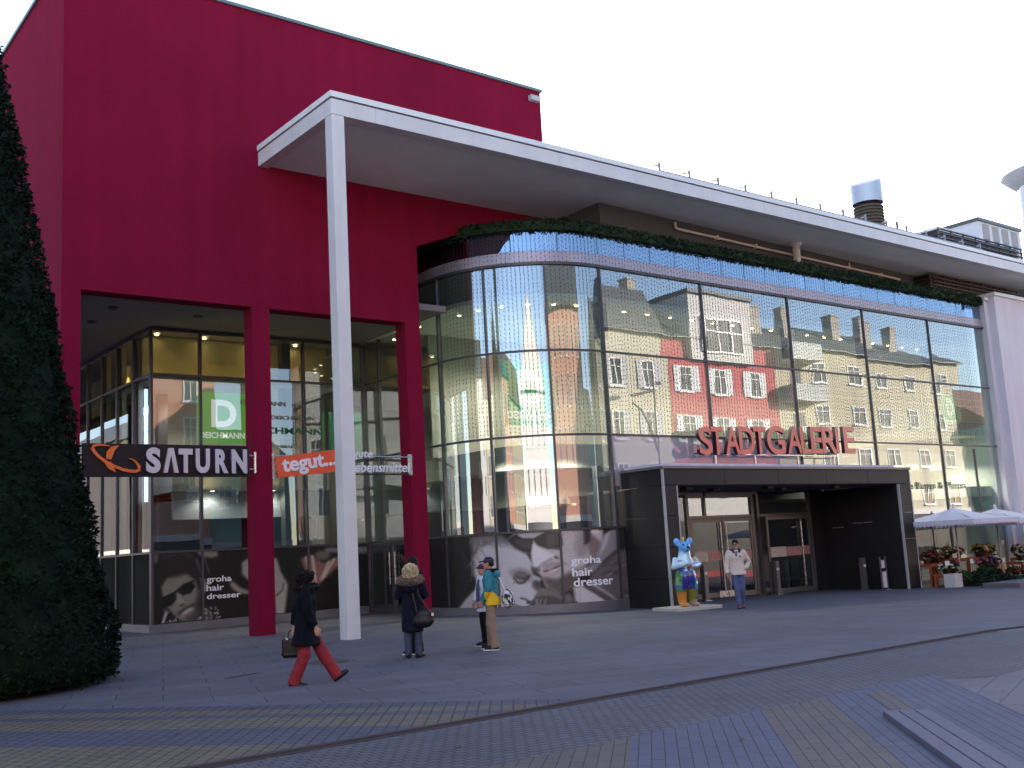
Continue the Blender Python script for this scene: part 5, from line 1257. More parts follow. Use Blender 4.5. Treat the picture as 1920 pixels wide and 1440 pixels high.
# ------------------------------------------------------------------ people
M_skin = mat('skin', (.42, .22, .16), .55, var=.06, scale=8)
M_eye = mat('eye_dark', (.02, .015, .012), .3); M_lip = mat('lip', (.32, .12, .10), .5)
V3 = Vector
def person(label, x, y, heading, H, pose, group=None, head_yaw=0.0, head_pitch=0.0):
    """body as one continuous skin, posed; local forward +X, left +Y"""
    k = H/1.75; J = {}
    for sd, sg_ in (('L', 1), ('R', -1)):
        J['hip'+sd] = V3((0, .095*sg_, .94)); J['knee'+sd] = V3((.02, .10*sg_, .51)); J['ankle'+sd] = V3((-.01, .10*sg_, .085)); J['toe'+sd] = V3((.17, .125*sg_, .03))
        J['sho'+sd] = V3((0, .185*sg_, 1.435)); J['elb'+sd] = V3((-.03, .235*sg_, 1.14)); J['wri'+sd] = V3((.04, .235*sg_, .90)); J['hand'+sd] = V3((.25, 0, -1)).normalized()
    for n_, v in pose.items(): J[n_] = V3(v)
    J['sway'] = V3(pose.get('sway', (0, 0, 0)))
    sw = J['sway']
    mb = MB()
    mb.tube([V3((0,0,.90)), V3((0,0,.98)), V3((0,0,1.12))+sw*.3, V3((0,0,1.30))+sw*.7, V3((0,0,1.43))+sw, V3((0,0,1.49))+sw], [(.155,.105), (.165,.115), (.135,.095), (.165,.115), (.13,.08), (.06,.06)], 18, side=(0,1,0))
    mb.tube([V3((0,0,1.45))+sw, V3((.015,0,1.56))+sw], [.058, .052], 12)
    hc_ = V3((.025, 0, 1.632))+sw; HM = Matrix.Rotation(head_yaw, 3, 'Z') @ Matrix.Rotation(head_pitch, 3, 'Y')
    def hp(v): return hc_+HM @ V3(v)
    mb.ell(hc_, (.098, .077, .118), HM); mb.ell(hp((.028, 0, -.062)), (.066, .056, .062), HM)
    mb.tube([hp((.088, 0, .022)), hp((.118, 0, -.022)), hp((.092, 0, -.03))], [.010, .017, .012], 8)
    for sg_ in (1, -1): mb.ell(hp((-.005, .079*sg_, -.008)), (.022, .010, .032), HM)
    for sd, sg_ in (('L', 1), ('R', -1)):
        mb.tube([J['hip'+sd], (J['hip'+sd]+J['knee'+sd])/2, J['knee'+sd], J['knee'+sd]*.6+J['ankle'+sd]*.4, J['ankle'+sd]], [.086, .072, .054, .050, .030], 14)
        mb.tube([J['ankle'+sd]-V3((.05,0,.03)), (J['ankle'+sd]+J['toe'+sd])/2-V3((0,0,.012)), J['toe'+sd]], [(.026,.024), (.032,.022), (.026,.012)], 12, side=(0,1,0))
        s_ = J['sho'+sd]+sw; e_, w_ = J['elb'+sd], J['wri'+sd]
        mb.ell(s_, (.06, .055, .06)); mb.tube([s_, e_, (e_+w_)/2, w_], [.052, .043, .040, .028], 12)
        d = J['hand'+sd].normalized(); sid = V3((1, 0, 0)) - d*d.x
        if sid.length < .2: sid = V3((0, 0, 1)) - d*d.z
        sid.normalize(); pn = d.cross(sid)*(1 if sd == 'R' else -1)
        if pn.y*sg_ > 0: pn = -pn
        Mh = Matrix((sid, pn, d)).transposed()
        mb.tube([w_-d*.02, w_+d*.04], [.027, .026], 10); mb.ell(w_+d*.062, (.041, .017, .048), Mh)
        for q, (o_, L_) in enumerate(((.030, .066), (.010, .076), (-.011, .070), (-.030, .054))):
            a = w_+d*.092+sid*o_; b = a+d*L_*.5+pn*.010+sid*o_*.12; c = b+d*L_*.38+pn*.028
            mb.tube([a-d*.02, a, b, c], [.0100, .0098, .0092, .0080], 8); mb.ell(c, (.0085,)*3, None, 8, 6)
        a = w_+d*.035+sid*.034; b = a+d*.032+sid*.020+pn*.012; c = b+d*.034+pn*.012; mb.tube([a-sid*.012, a, b, c], [.013, .0125, .011, .0088], 8); mb.ell(c, (.0088,)*3, None, 8, 6)
    o = fused(mb, 'person', M_skin, None, .0075, 2)
    o.location = (x, y, gz(x)); o.rotation_euler = (0, 0, heading); o.scale = (k, k, k); tag(o, label, 'person', group)
    mb = MB()
    for sg_ in (1, -1): mb.ell(hp((.086, .032*sg_, .012)), (.010, .012, .007), HM, 8, 6)
    mb.build('eyes', M_eye, o)
    mb = MB()
    for sg_ in (1, -1): mb.ell(hp((.090, .033*sg_, .034)), (.008, .018, .005), HM, 8, 6)
    mb.build('eyebrows', mat('brow', (.06, .04, .03), .8), o)
    MB().ell(hp((.090, 0, -.062)), (.010, .024, .007), HM, 10, 6).build('mouth', M_lip, o)
    return o, J, hp, HM
def trousers(o, J, m, flare=1.0, name='trousers', low=.06):
    mb = MB(); mb.tube([V3((0,0,.86)), V3((0,0,.92)), V3((0,0,1.0))], [(.15,.10), (.168,.112), (.15,.10)], 16, side=(0,1,0))
    for sd in 'LR':
        h, kn, an = J['hip'+sd], J['knee'+sd], J['ankle'+sd]
        d = (an-kn).normalized(); end = an+d*.045
        mb.tube([h+V3((0,0,.02)), (h+kn)/2, kn, (kn+an)/2, end], [.098, .088, .074*flare, .066*flare, .064*flare], 14)
    fused(mb, name, m, o, .012, 2, .026)
def shoes(o, J, m, sole=None, heel=0.0):
    for sd in 'LR':
        an, to = J['ankle'+sd], J['toe'+sd]; mb = MB(); f = (to-an); f = V3((f.x, f.y, f.z+.055)); fd = f.normalized(); up = V3((-fd.z*.9, 0, 1)).normalized()
        mb.tube([an-fd*.075-up*.03, an-up*.022, an+f*.55-up*.035, to+fd*.02+up*.012], [(.044,.048), (.052,.066), (.054,.045), (.040,.028)], 12, side=(0,1,0))
        s = fused(mb, 'shoe', m, o, .009, 2)
        if sole:
            c = an+f*.40-up*.078; mb = MB(); mb.obox(c, (.145, .048, .012), Matrix((fd, V3((0,1,0)), fd.cross(V3((0,1,0))))).transposed()); mb.build('sole', sole, s, .008)
def coat(o, J, m, hem=.62, flare=1.12, name='coat', bulk=1.0, folds=.034, collar=True):
    sw = J['sway']; mb = MB(); b = bulk
    mid = (1.04+hem)/2
    mb.tube([V3((0,0,hem)), V3((0,0,mid)), V3((0,0,1.02)), V3((0,0,1.15))+sw*.35, V3((0,0,1.32))+sw*.75, V3((0,0,1.44))+sw, V3((0,0,1.50))+sw],
            [(.205*flare*b,.165*flare*b), (.20*b,.155*b), (.185*b,.14*b), (.175*b,.13*b), (.195*b,.145*b), (.16*b,.11*b), (.085,.085)], 20, side=(0,1,0))
    for sd in 'LR':
        s_ = J['sho'+sd]+sw; e_, w_ = J['elb'+sd], J['wri'+sd]
        mb.ell(s_, (.078*b, .072*b, .075*b)); mb.tube([s_, (s_+e_)/2, e_, (e_+w_)/2, w_-(w_-e_)*.04], [.074*b, .072*b, .064*b, .058*b, .050*b], 14)
    return fused(mb, name, m, o, .013, 2, folds)

M_navy = mat('navy_quilted_cloth', (.0045, .0052, .0165), .8, spec=.15, var=.25, scale=9, bump=.004, bscale=30)
M_dnavy = mat('dark_coat_wool', (.0040, .0044, .0095), .9, spec=.12, var=.25, scale=9)
M_redtr = mat('red_trouser_cloth', (.20, .008, .016), .8, var=.2, scale=8)
M_blk = mat('black_leather', (.008, .0075, .009), .4, spec=.3, var=.2)
M_jean = mat('blue_denim', (.06, .09, .19), .8, var=.25, scale=14)
M_jeand = mat('dark_denim', (.03, .04, .085), .8, var=.25, scale=14)
M_khaki = mat('khaki_cloth', (.22, .16, .115), .8, var=.15, scale=9)
M_teal = mat('teal_fleece', (.006, .17, .22), .8, var=.12, scale=7)
M_yel = mat('yellow_fleece', (.68, .43, .012), .8, var=.08, scale=7)
M_cream = mat('cream_jacket_cloth', (.60, .53, .46), .75, var=.08, scale=7)
M_whitej = mat('white_jacket_cloth', (.62, .62, .68), .75, var=.06, scale=7)
M_brown = mat('brown_leather', (.16, .05, .025), .45, var=.2)
M_hdark = mat('dark_hair', (.010, .006, .005), .7, spec=.2, var=.4, scale=40); M_hblond = mat('blond_hair', (.55, .45, .28), .6, var=.4, scale=40)
M_fur = leaf_mat('fur_trim', (.13, .10, .08), (.24, .19, .15), .9)
M_wsole = mat('white_sole', (.6, .6, .58), .6)
RIGHT = YAW-math.pi/2
def strands(o, hp, HM, c, r, m, n=260, size=.05, name='hair_strands', cut=None):
    pts = []; nor = []
    for _ in range(n):
        v = V3((random.gauss(0, 1), random.gauss(0, 1), random.gauss(0, 1))).normalized()
        q = V3((v.x*r[0]+c[0], v.y*r[1]+c[1], v.z*r[2]+c[2]))
        if cut and cut(q): continue
        pts.append(hp(q)); nor.append((HM @ V3((v.x, v.y, v.z*.3-.9))).normalized())
    mb = MB(); tufts(mb, pts, nor, size, 3, .35); mb.build(name, m, o)
def strap(o, pts, m, w=.035, name='strap'):
    mb = MB(); 
    for a, b in zip(pts[:-1], pts[1:]): mb.bar(a, b, w, .008)
    mb.build(name, m, o)
# woman striding to the right
p = floor_at(576, 1283)
o, J, hp, HM = person('person in a dark coat and red trousers striding past with a black handbag', p.x, p.y, RIGHT+math.radians(6), 1.62, {
    'kneeL': (.22, .10, .53), 'ankleL': (.44, .10, .15), 'toeL': (.61, .11, .19), 'hipL': (.03, .09, .92), 'kneeR': (-.02, -.09, .50), 'ankleR': (-.19, -.09, .10), 'toeR': (.0, -.10, .025), 'hipR': (-.02, -.09, .92),
    'elbR': (.06, -.25, 1.15), 'wriR': (.17, -.24, .92), 'elbL': (-.16, .23, 1.17), 'wriL': (-.20, .22, .93), 'handL': (-.05, 0, -1), 'sway': (.02, 0, 0)})
o.location.z = -.045
trousers(o, J, M_redtr, 1.4); shoes(o, J, M_blk)
coat(o, J, M_dnavy, .64, 1.25, bulk=1.15)
mb = MB(); mb.ell(hp((-.02, 0, .03)), (.125, .105, .118), HM); mb.ell(hp((-.06, 0, -.05)), (.09, .095, .09), HM); mb.ell(hp((.03, 0, .085)), (.09, .085, .05), HM); fused(mb, 'hair', M_hdark, o, .012, 2, .02); strands(o, hp, HM, (-.03, 0, .02), (.125, .108, .125), M_hdark, 420, .04, cut=lambda q: q.x > .07)
mb = MB(); mb.tube([V3((.02+.12*math.cos(a), .12*math.sin(a), 1.505)) for a in np.linspace(0, 2*math.pi, 14)], .052, 10); fused(mb, 'fur_collar', mat('black_fur', (.006, .006, .007), .9), o, .014, 1, .03)
pts = [V3((.02+(.12+.05*math.cos(b))*math.cos(a), (.12+.05*math.cos(b))*math.sin(a), 1.505+.05*math.sin(b))) for a in np.linspace(0, 6.2, 50) for b in np.linspace(0, 6, 8)]
mb = MB(); tufts(mb, pts, [(q-V3((.02, 0, 1.505))).normalized() for q in pts], .035, 4, .8); mb.build('fur', MATS['black_fur'], o)
mb = MB()
for sg_ in (1, -1): mb.ell(hp((.10, .034*sg_, .012)), (.008, .03, .022), HM, 10, 6)
mb.tube([hp((.09, -.07, .02)), hp((-.02, -.082, .015))], .006, 6); mb.tube([hp((.09, .07, .02)), hp((-.02, .082, .015))], .006, 6)
mb.build('glasses', M_blk, o)
c, s_ = math.cos(RIGHT+math.radians(6)), math.sin(RIGHT+math.radians(6))
bsc_ = .82
bg_ = thing('handbag', 'soft black handbag carried low by the woman in red trousers', 'handbag', (p.x-.185*c-.25*s_*.85, p.y-.185*s_+.25*c*.85, .40), RIGHT+math.radians(6))
bg_.scale = (bsc_, bsc_, bsc_)
mb = MB(); mb.tube([(-.23, 0, .05), (-.19, 0, .01), (.19, 0, .01), (.23, 0, .05)], [(.03,.03), (.06,.06), (.06,.06), (.03,.03)], 10, side=(0,1,0)); mb.box(-.22, -.055, .03, .22, .055, .29); fused(mb, 'bag_body', M_blk, bg_, .014, 4)
MB().tube([(-.12, 0, .28), (-.10, 0, .40), (0, 0, .455), (.10, 0, .40), (.12, 0, .28)], .011, 8).build('bag_handle', M_blk, bg_)
MB().box(-.15, -.062, .27, -.11, .062, .30).build('clasp', M_steel, bg_)
# blond woman seen from behind
p = floor_at(776, 1234)
o, J, hp, HM = person('blond person seen from behind in a long navy quilted coat with fur hood', p.x, p.y, YAW+math.radians(-4), 1.56, {
    'elbR': (.05, -.27, 1.16), 'wriR': (.19, -.17, 1.13), 'handR': (1, .5, .1), 'elbL': (.02, .27, 1.15), 'wriL': (.20, .19, 1.12), 'handL': (1, -.5, .1), 'toeL': (.16, .16, .03), 'toeR': (.16, -.16, .03)}, head_pitch=.1)
trousers(o, J, M_jeand, 1.1); shoes(o, J, M_blk); coat(o, J, M_navy, .50, .98, bulk=1.06, folds=.02)
mb = MB(); mb.ell(hp((-.03, 0, .02)), (.125, .11, .13), HM); mb.ell(hp((-.06, 0, -.07)), (.10, .115, .12), HM); mb.ell(hp((-.02, 0, .11)), (.07, .07, .06), HM); fused(mb, 'hair', M_hblond, o, .012, 2, .035); strands(o, hp, HM, (-.04, 0, .0), (.13, .12, .155), M_hblond, 480, .05, cut=lambda q: q.x > .05)
mb = MB(); mb.tube([V3((-.05+.15*math.cos(a), .19*math.sin(a), 1.475+.03*math.cos(a))) for a in np.linspace(.5, 2*math.pi-.5, 14)], .058, 10); fused(mb, 'fur_hood_trim', M_fur, o, .014, 1, .03)
pts = [V3((-.05+(.15+.055*math.cos(b))*math.cos(a), (.19+.055*math.cos(b))*math.sin(a), 1.475+.03*math.cos(a)+.055*math.sin(b))) for a in np.linspace(.5, 2*math.pi-.5, 60) for b in np.linspace(0, 6, 8)]
mb = MB(); tufts(mb, pts, [(q-V3((-.05, 0, 1.475))).normalized() for q in pts], .035, 4, .8); mb.build('fur', M_fur, o)
mb = MB(); mb.ell((-.15, 0, 1.36), (.07, .17, .14)); fused(mb, 'hood', M_navy, o, .014, 3)
q = p+V3((math.cos(YAW-math.pi/2), math.sin(YAW-math.pi/2), 0))*.20-V3((math.cos(YAW), math.sin(YAW), 0))*.17
bg_ = thing('shoulder_bag', 'large slouchy black shoulder bag hanging at the blond person\'s side', 'shoulder bag', (q.x, q.y, .50), YAW-math.pi/2)
mb = MB(); mb.ell((0, 0, .12), (.19, .09, .12)); mb.ell((.03, 0, .21), (.15, .07, .12)); fused(mb, 'bag_body', M_blk, bg_, .014, 3, .015)
mb = MB(); mb.tube([(-.10, 0, .26), (-.16, .03, .55), (-.15, .09, .82)], .014, 8); mb.tube([(.12, 0, .26), (-.06, .02, .55), (-.13, .09, .82)], .014, 8); mb.build('bag_strap', M_blk, bg_)
MB().box(.15, -.075, .20, .19, -.045, .25).build('buckle', M_steel, bg_)
# companion half hidden in front of her
p2_ = p+V3((math.cos(YAW), math.sin(YAW), 0))*.75+V3((math.cos(YAW-math.pi/2), math.sin(YAW-math.pi/2), 0))*(-.03)
o, J, hp, HM = person('dark clothed person with black hair half hidden behind the blond person', p2_.x, p2_.y, YAW+math.radians(60), 1.70, {'toeR': (.18, -.13, .03), 'elbR': (.0, -.25, 1.15), 'elbL': (0, .25, 1.15)})
trousers(o, J, mat('black_cloth', (.008, .008, .011), .85, spec=.15), 1.1); shoes(o, J, M_blk, M_wsole); coat(o, J, MATS['black_cloth'], .80, 1.0, 'jacket')
mb = MB(); mb.ell(hp((-.015, 0, .03)), (.112, .095, .115), HM); mb.ell(hp((-.05, 0, -.04)), (.075, .082, .08), HM); fused(mb, 'hair', M_hdark, o, .012, 2, .015)
# boy in teal and yellow fleece
def two_tone(ob, z0):
    ob.data.materials.append(M_yel); pi = [0]*len(ob.data.polygons)
    for pl_ in ob.data.polygons:
        c = pl_.center; zl = z0+.10*min(1, max(0, (abs(c.y)-.05)/.12))
        pi[pl_.index] = 1 if (c.z < zl and not (c.x > .04 and c.y > .15)) else 0
    ob.data.polygons.foreach_set('material_index', pi)
p = floor_at(926, 1218)
o, J, hp, HM = person('person in a teal and yellow hooded fleece with khaki trousers and dark cap', p.x, p.y, RIGHT+math.pi-math.radians(14), 1.62, {
    'elbL': (-.02, .25, 1.15), 'wriL': (.13, .24, .94), 'handL': (.5, -.1, -1), 'elbR': (0, -.25, 1.15), 'wriR': (.13, -.2, .95), 'ankleL': (-.06, .12, .085), 'kneeL': (.0, .11, .51), 'toeL': (.12, .16, .03), 'ankleR': (.07, -.12, .085), 'kneeR': (.06, -.11, .51), 'toeR': (.25, -.14, .03)})
trousers(o, J, M_khaki, 1.35); shoes(o, J, M_blk, M_wsole); ob = coat(o, J, M_teal, .84, 1.02, 'fleece', bulk=1.10, folds=.016); two_tone(ob, 1.0)
mb = MB(); mb.tube([V3((-.03+.11*math.cos(a), .12*math.sin(a), 1.50)) for a in np.linspace(.7, 2*math.pi-.7, 12)], .038, 10); fused(mb, 'collar', MATS['black_cloth'], o, .012, 2)
mb = MB(); mb.ell((-.13, 0, 1.42), (.075, .14, .10)); fused(mb, 'hood', M_teal, o, .013, 3)
mb = MB(); mb.ell(hp((-.01, 0, .05)), (.112, .093, .085), HM); mb.tube([hp((.06, 0, .052)), hp((.19, 0, .040))], [(.085,.014), (.06,.008)], 12, side=(0,1,0)); fused(mb, 'cap', mat('navy_cap', (.012, .012, .03), .7), o, .011, 2)
MB().tube([hp((.08, 0, .036)), hp((.188, 0, .026))], [(.07,.004), (.056,.004)], 12, side=(0,1,0)).build('cap_underside', mat('red_peak', (.25, .02, .03), .7), o)
mb = MB(); mb.ell(hp((-.04, 0, -.01)), (.078, .083, .06), HM); fused(mb, 'hair', M_hdark, o, .012, 2)
hd = RIGHT+math.pi-math.radians(14)
q = p+V3((math.cos(hd), math.sin(hd), 0))*(-.30)
bk = thing('patterned_bag', 'black and white patterned bag hanging behind the teal fleece', 'bag', (q.x+.04, q.y+.05, .72), hd)
m_, t_, b_ = new_mat('splotch_cloth'); tc_ = t_.nodes.new('ShaderNodeTexCoord'); vn = t_.nodes.new('ShaderNodeTexNoise'); vn.inputs['Scale'].default_value = 16; rp = t_.nodes.new('ShaderNodeValToRGB')
rp.color_ramp.elements[0].position = .49; rp.color_ramp.elements[1].position = .52; rp.color_ramp.elements[0].color = (.012, .012, .016, 1); rp.color_ramp.elements[1].color = (.55, .55, .55, 1)
t_.links.new(tc_.outputs['Object'], vn.inputs['Vector']); t_.links.new(vn.outputs['Fac'], rp.inputs[0]); t_.links.new(rp.outputs[0], b_.inputs['Base Color']); b_.inputs['Roughness'].default_value = .7
mb = MB(); mb.ell((0, 0, .16), (.11, .15, .17)); mb.ell((-.02, 0, .10), (.12, .14, .12)); fused(mb, 'bag_body', m_, bk, .013, 3, .01)
mb = MB(); mb.tube([(.02, .08, .30), (.10, .1, .52), (.2, .12, .66)], .012, 6); mb.build('bag_strap', M_whitej, bk)
# friend behind him
p = floor_at(912, 1214); q = p+V3((math.cos(YAW), math.sin(YAW), 0))*.25
o, J, hp, HM = person('person in a white jacket and dark cap standing behind the teal fleece', q.x, q.y, RIGHT+math.pi+math.radians(25), 1.50, {
    'elbR': (.04, -.27, 1.15), 'wriR': (.15, -.2, .96), 'elbL': (.06, .26, 1.15), 'wriL': (.16, .2, .98), 'toeL': (.16, .15, .03)}, head_yaw=.25)
trousers(o, J, MATS['black_cloth'], .95); shoes(o, J, M_blk, M_wsole); coat(o, J, M_whitej, .74, 1.05, 'jacket')
MB().tube([(.135, -.02, .8), (.155, 0, 1.1), (.15, 0, 1.3), (.10, 0, 1.42)], [(.07,.03), (.075,.03), (.07,.03), (.05,.03)], 12, side=(0,1,0)).build('shirt', mat('blue_grey_check', (.06, .07, .13), .8, var=.6, scale=25), o)
mb = MB(); mb.ell(hp((-.01, 0, .05)), (.112, .093, .085), HM); mb.tube([hp((.06, 0, .05)), hp((.17, 0, .045))], [(.08,.014), (.055,.008)], 12, side=(0,1,0)); fused(mb, 'cap', mat('plum_cap', (.05, .012, .03), .7), o, .011, 2)
# man in the cream jacket walking towards us
p = floor_at(1389, 1141)
o, J, hp, HM = person('person in a cream jacket and blue jeans walking away from the entrance, hand in pocket', p.x, p.y, YAW+math.pi-math.radians(8), 1.77, {
    'hipL': (0, .09, .94), 'kneeL': (.05, .08, .52), 'ankleL': (-.12, .05, .10), 'toeL': (.06, .07, .025), 'kneeR': (.12, -.06, .53), 'ankleR': (.14, -.03, .085), 'toeR': (.31, -.05, .04),
    'elbL': (-.12, .31, 1.17), 'wriL': (.035, .205, 1.005), 'handL': (.12, -.75, -.55), 'elbR': (.0, -.27, 1.14), 'wriR': (.10, -.27, .89), 'sway': (.03, -.01, 0)}, head_yaw=-.2, head_pitch=.12)
trousers(o, J, M_jean, 1.08); shoes(o, J, M_brown); coat(o, J, M_cream, .86, 1.0, 'jacket', bulk=1.04)
mb = MB(); mb.tube([V3((.0+.105*math.cos(a), .125*math.sin(a), 1.50)) for a in np.linspace(.45, 2*math.pi-.45, 14)], .032, 10); mb.ell((.12, .075, 1.455), (.02, .035, .04)); mb.ell((.12, -.075, 1.455), (.02, .035, .04)); fused(mb, 'collar', MATS['navy_cap'], o, .011, 2)
MB().tube([(.142, -.01, 1.22), (.155, -.01, 1.36), (.13, -.01, 1.46)], [(.008,.02), (.03,.02), (.05,.02)], 12, side=(0,1,0)).build('shirt', mat('grey_shirt', (.17, .17, .19), .8), o)
MB().box(.128, .045, .9, .19, .052, 1.0).build('pocket_edge', MATS['navy_cap'], o) if False else None
MB().ell((.165, .085, 1.33), (.01, .022, .022)).build('badge', M_blk, o)
mb = MB(); mb.ell(hp((-.018, 0, .045)), (.105, .087, .095), HM); mb.ell(hp((-.05, 0, -.03)), (.065, .078, .06), HM); fused(mb, 'hair', M_hdark, o, .011, 2, .012)
mb = MB()
for sg_ in (1, -1): mb.ell(hp((.097, .033*sg_, .012)), (.008, .028, .020), HM, 10, 6)
mb.box(*(hp((.098, -.01, .010))), *(hp((.104, .01, .018)))); mb.build('sunglasses', M_blk, o)
# ------------------------------------------------------------------ houses across the square (seen mirrored in the glass)
M_win = mat('house_window_glass', (.035, .045, .055), .06, var=.3, scale=.6); M_wfr = mat('house_window_frame', (.72, .72, .70), .5); M_shut = mat('white_shutter', (.62, .64, .62), .6, var=.08); M_shut2 = mat('grey_shutter', (.42, .44, .44), .6, var=.1)
M_slate = mat('slate_roof', (.085, .095, .092), .6, var=.2, scale=4, bump=.01, bscale=8); M_tile = mat('red_tile_roof', (.22, .09, .055), .8, var=.2, scale=5); M_chim = mat('chimney_brick', (.42, .38, .30), .8, var=.15)
M_trim = mat('pale_trim', (.66, .64, .58), .7); M_shop = mat('shop_front_dark', (.05, .05, .055), .3, var=.4, scale=.8)
def house(label, X0, X1, Y0, depth, eave, ridge, wall, roof, wins, facing='S', chims=(), base=4.0, gable=None, cat='house', shutters=None, dormers=(), name='townhouse'):
    """wins: (x along facade from its left as seen from the square, centre z, w, h). facing: direction angle of the facade normal"""
    W_ = X1-X0
    ang = {'N': math.pi, 'E': math.pi/2*1, 'S': 0}[facing] if isinstance(facing, str) else facing
    t = thing(name, label, cat, (X1 if facing == 'N' else X0, Y0, gz(X0)), ang)
    zb = 0.0
    MB().box(0, 0, -.5, W_, depth, eave).build('wall', wall, t)
    MB().box(-.01, -.03, .3, W_+.01, -.001, min(base-.5, 3.499)).build('shop_front', M_shop, t)
    MB().box(-.02, -.12, min(base-.499, 3.5), W_+.02, -.002, base-.1).build('cornice', M_trim, t)
    mb = MB(); ov = .35
    if gable == 'front':
        mb.add([(-ov, -ov, eave), (W_+ov, -ov, eave), (W_/2, -ov, ridge), (-ov, depth, eave), (W_+ov, depth, eave), (W_/2, depth, ridge)], [(0,3,5,2), (1,2,5,4), (0,1,4,3), (0,2,1), (3,4,5)])
        MB().add([(0, -.01, eave), (W_, -.01, eave), (W_/2, -.01, ridge-.5), (0, -ov-.02, eave), (W_, -ov-.02, eave), (W_/2, -ov-.02, ridge-.45)], [(3,4,5), (0,2,1), (0,3,5,2), (1,2,5,4), (0,1,4,3)]).build('gable_wall', wall, t)
    elif gable == 'spire':
        c = (W_/2, depth/2); mb.add([(-.3, -.3, eave), (W_+.3, -.3, eave), (W_+.3, depth+.3, eave), (-.3, depth+.3, eave), (*c, ridge)], [(0,1,4), (1,2,4), (2,3,4), (3,0,4), (3,2,1,0)])
    elif gable == 'flat':
        mb.box(-.2, -.25, eave+.001, W_+.2, depth, eave+.4)
    elif gable == 'mansard':
        i = 1.1; m_ = eave+(ridge-eave)*.8
        mb.add([(-.15,-ov,eave+.001),(W_+.15,-ov,eave+.001),(W_+.15,depth,eave+.001),(-.15,depth,eave+.001),(.2,i,m_),(W_-.2,i,m_),(W_-.2,depth-i,m_),(.2,depth-i,m_),(.6,depth/2,ridge),(W_-.6,depth/2,ridge)],
               [(0,1,5,4),(1,2,6,5),(2,3,7,6),(3,0,4,7),(4,5,9,8),(6,7,8,9),(5,6,9),(7,4,8),(3,2,1,0)])
    else:
        mb.add([(-.1,-ov,eave+.001),(W_+.1,-ov,eave+.001),(W_+.1,depth/2,ridge),(-.1,depth/2,ridge),(-.1,depth+ov,eave+.001),(W_+.1,depth+ov,eave+.001)], [(0,1,2,3),(3,2,5,4),(0,3,4),(1,5,2),(0,4,5,1)])
    r = mb.build('roof', roof, t)
    for (x, y, w, z1) in chims: MB().box(x-w/2, y-.35, eave, x+w/2, y+.35, z1).box(x-w/2-.06, y-.41, z1+.001, x+w/2+.06, y+.41, z1+.12).build('chimney', M_chim, r)
    if gable != 'spire': MB().tube([(-.1, -.30, eave-.06), (W_+.1, -.30, eave-.06)], .07, 8).build('gutter', M_frame, t)
    for k, (x, z, w, h) in enumerate(wins):
        wn = MB().box(x-w/2, -.012, z-h/2, x+w/2, .02, z+h/2).build('window', M_win, t)
        f = .075; mb = MB()
        mb.box(x-w/2-.03, -.05, z-h/2, x-w/2+f, -.013, z+h/2).box(x+w/2-f, -.05, z-h/2, x+w/2+.03, -.013, z+h/2).box(x-w/2+f, -.049, z+h/2-f, x+w/2-f, -.013, z+h/2).box(x-w/2+f, -.049, z-h/2, x+w/2-f, -.013, z-h/2+f)
        mb.box(x-.035, -.045, z-h/2+f, x+.035, -.013, z+h/2-f); mb.box(x-w/2+f, -.043, z+h*.18, x-.036, -.013, z+h*.18+.04).box(x+.036, -.043, z+h*.18, x+w/2-f, -.013, z+h*.18+.04)
        mb.build('frame', M_wfr, wn); MB().box(x-w/2-.1, -.14, z-h/2-.09, x+w/2+.1, -.001, z-h/2-.001).build('sill', M_wfr, wn)
        if shutters is not None:
            mb = MB(); sw_ = w*.48
            for sg_ in (-1, 1):
                cx_ = x+sg_*(w/2+sw_/2+.04)
                mb.box(cx_-sw_/2, -.06, z-h/2, cx_+sw_/2, -.02, z+h/2)
                for q in range(9): zz = z-h/2+.12+(h-.24)*q/8; mb.box(cx_-sw_/2+.05, -.075, zz-.02, cx_+sw_/2-.05, -.0605, zz+.02)
            mb.build('shutter', shutters, wn)
    return t
M_cre = mat('cream_house_render', (.62, .57, .42), .85, var=.06, scale=.6, streak=.08); M_pnk = mat('raspberry_house_render', (.58, .11, .12), .85, var=.06, scale=.6, streak=.08)
M_yell = mat('pale_yellow_render', (.60, .55, .38), .85, var=.07, scale=.5, streak=.12); M_sal = mat('salmon_render', (.58, .30, .20), .85, var=.06, streak=.08); M_oli = mat('olive_grey_render', (.26, .25, .17), .85, var=.08)
M_ice = mat('ice_blue_render', (.42, .52, .50), .85, var=.05); M_tan = mat('tan_render', (.45, .38, .25), .85, var=.06); M_mint = mat('mint_render', (.30, .48, .38), .85, var=.05)
# facade facing +Y: local x runs towards -X, so a window at world X has local x = X1 - X
def wl(X1, L): return [(X1-x, z, w, h) for x, z, w, h in L]
cr = house('cream corner house with slate mansard roof and grey shutters across the square', 42.4, 48.2, 0, 11, 15.15, 18.9, M_cre, M_slate, wl(48.2, [(x, z, .95, 1.7) for z in (12.4, 9.3, 6.2) for x in (43.75, 46.45)]), 'N', [(2, 3.5, .7, 20.0)], gable='mansard', shutters=M_shut2)
rd = house('raspberry red house with white shutters and a big white dormer', 48.25, 58.95, 0, 11, 15.2, 18.7, M_pnk, M_slate, wl(58.95, [(x, z, 1.12, 1.65) for z in (12.4, 9.25, 6.1) for x in (49.8, 53.3, 56.8)]), 'N', [(9.6, 3.6, .8, 19.6)], shutters=M_shut, base=5.5)
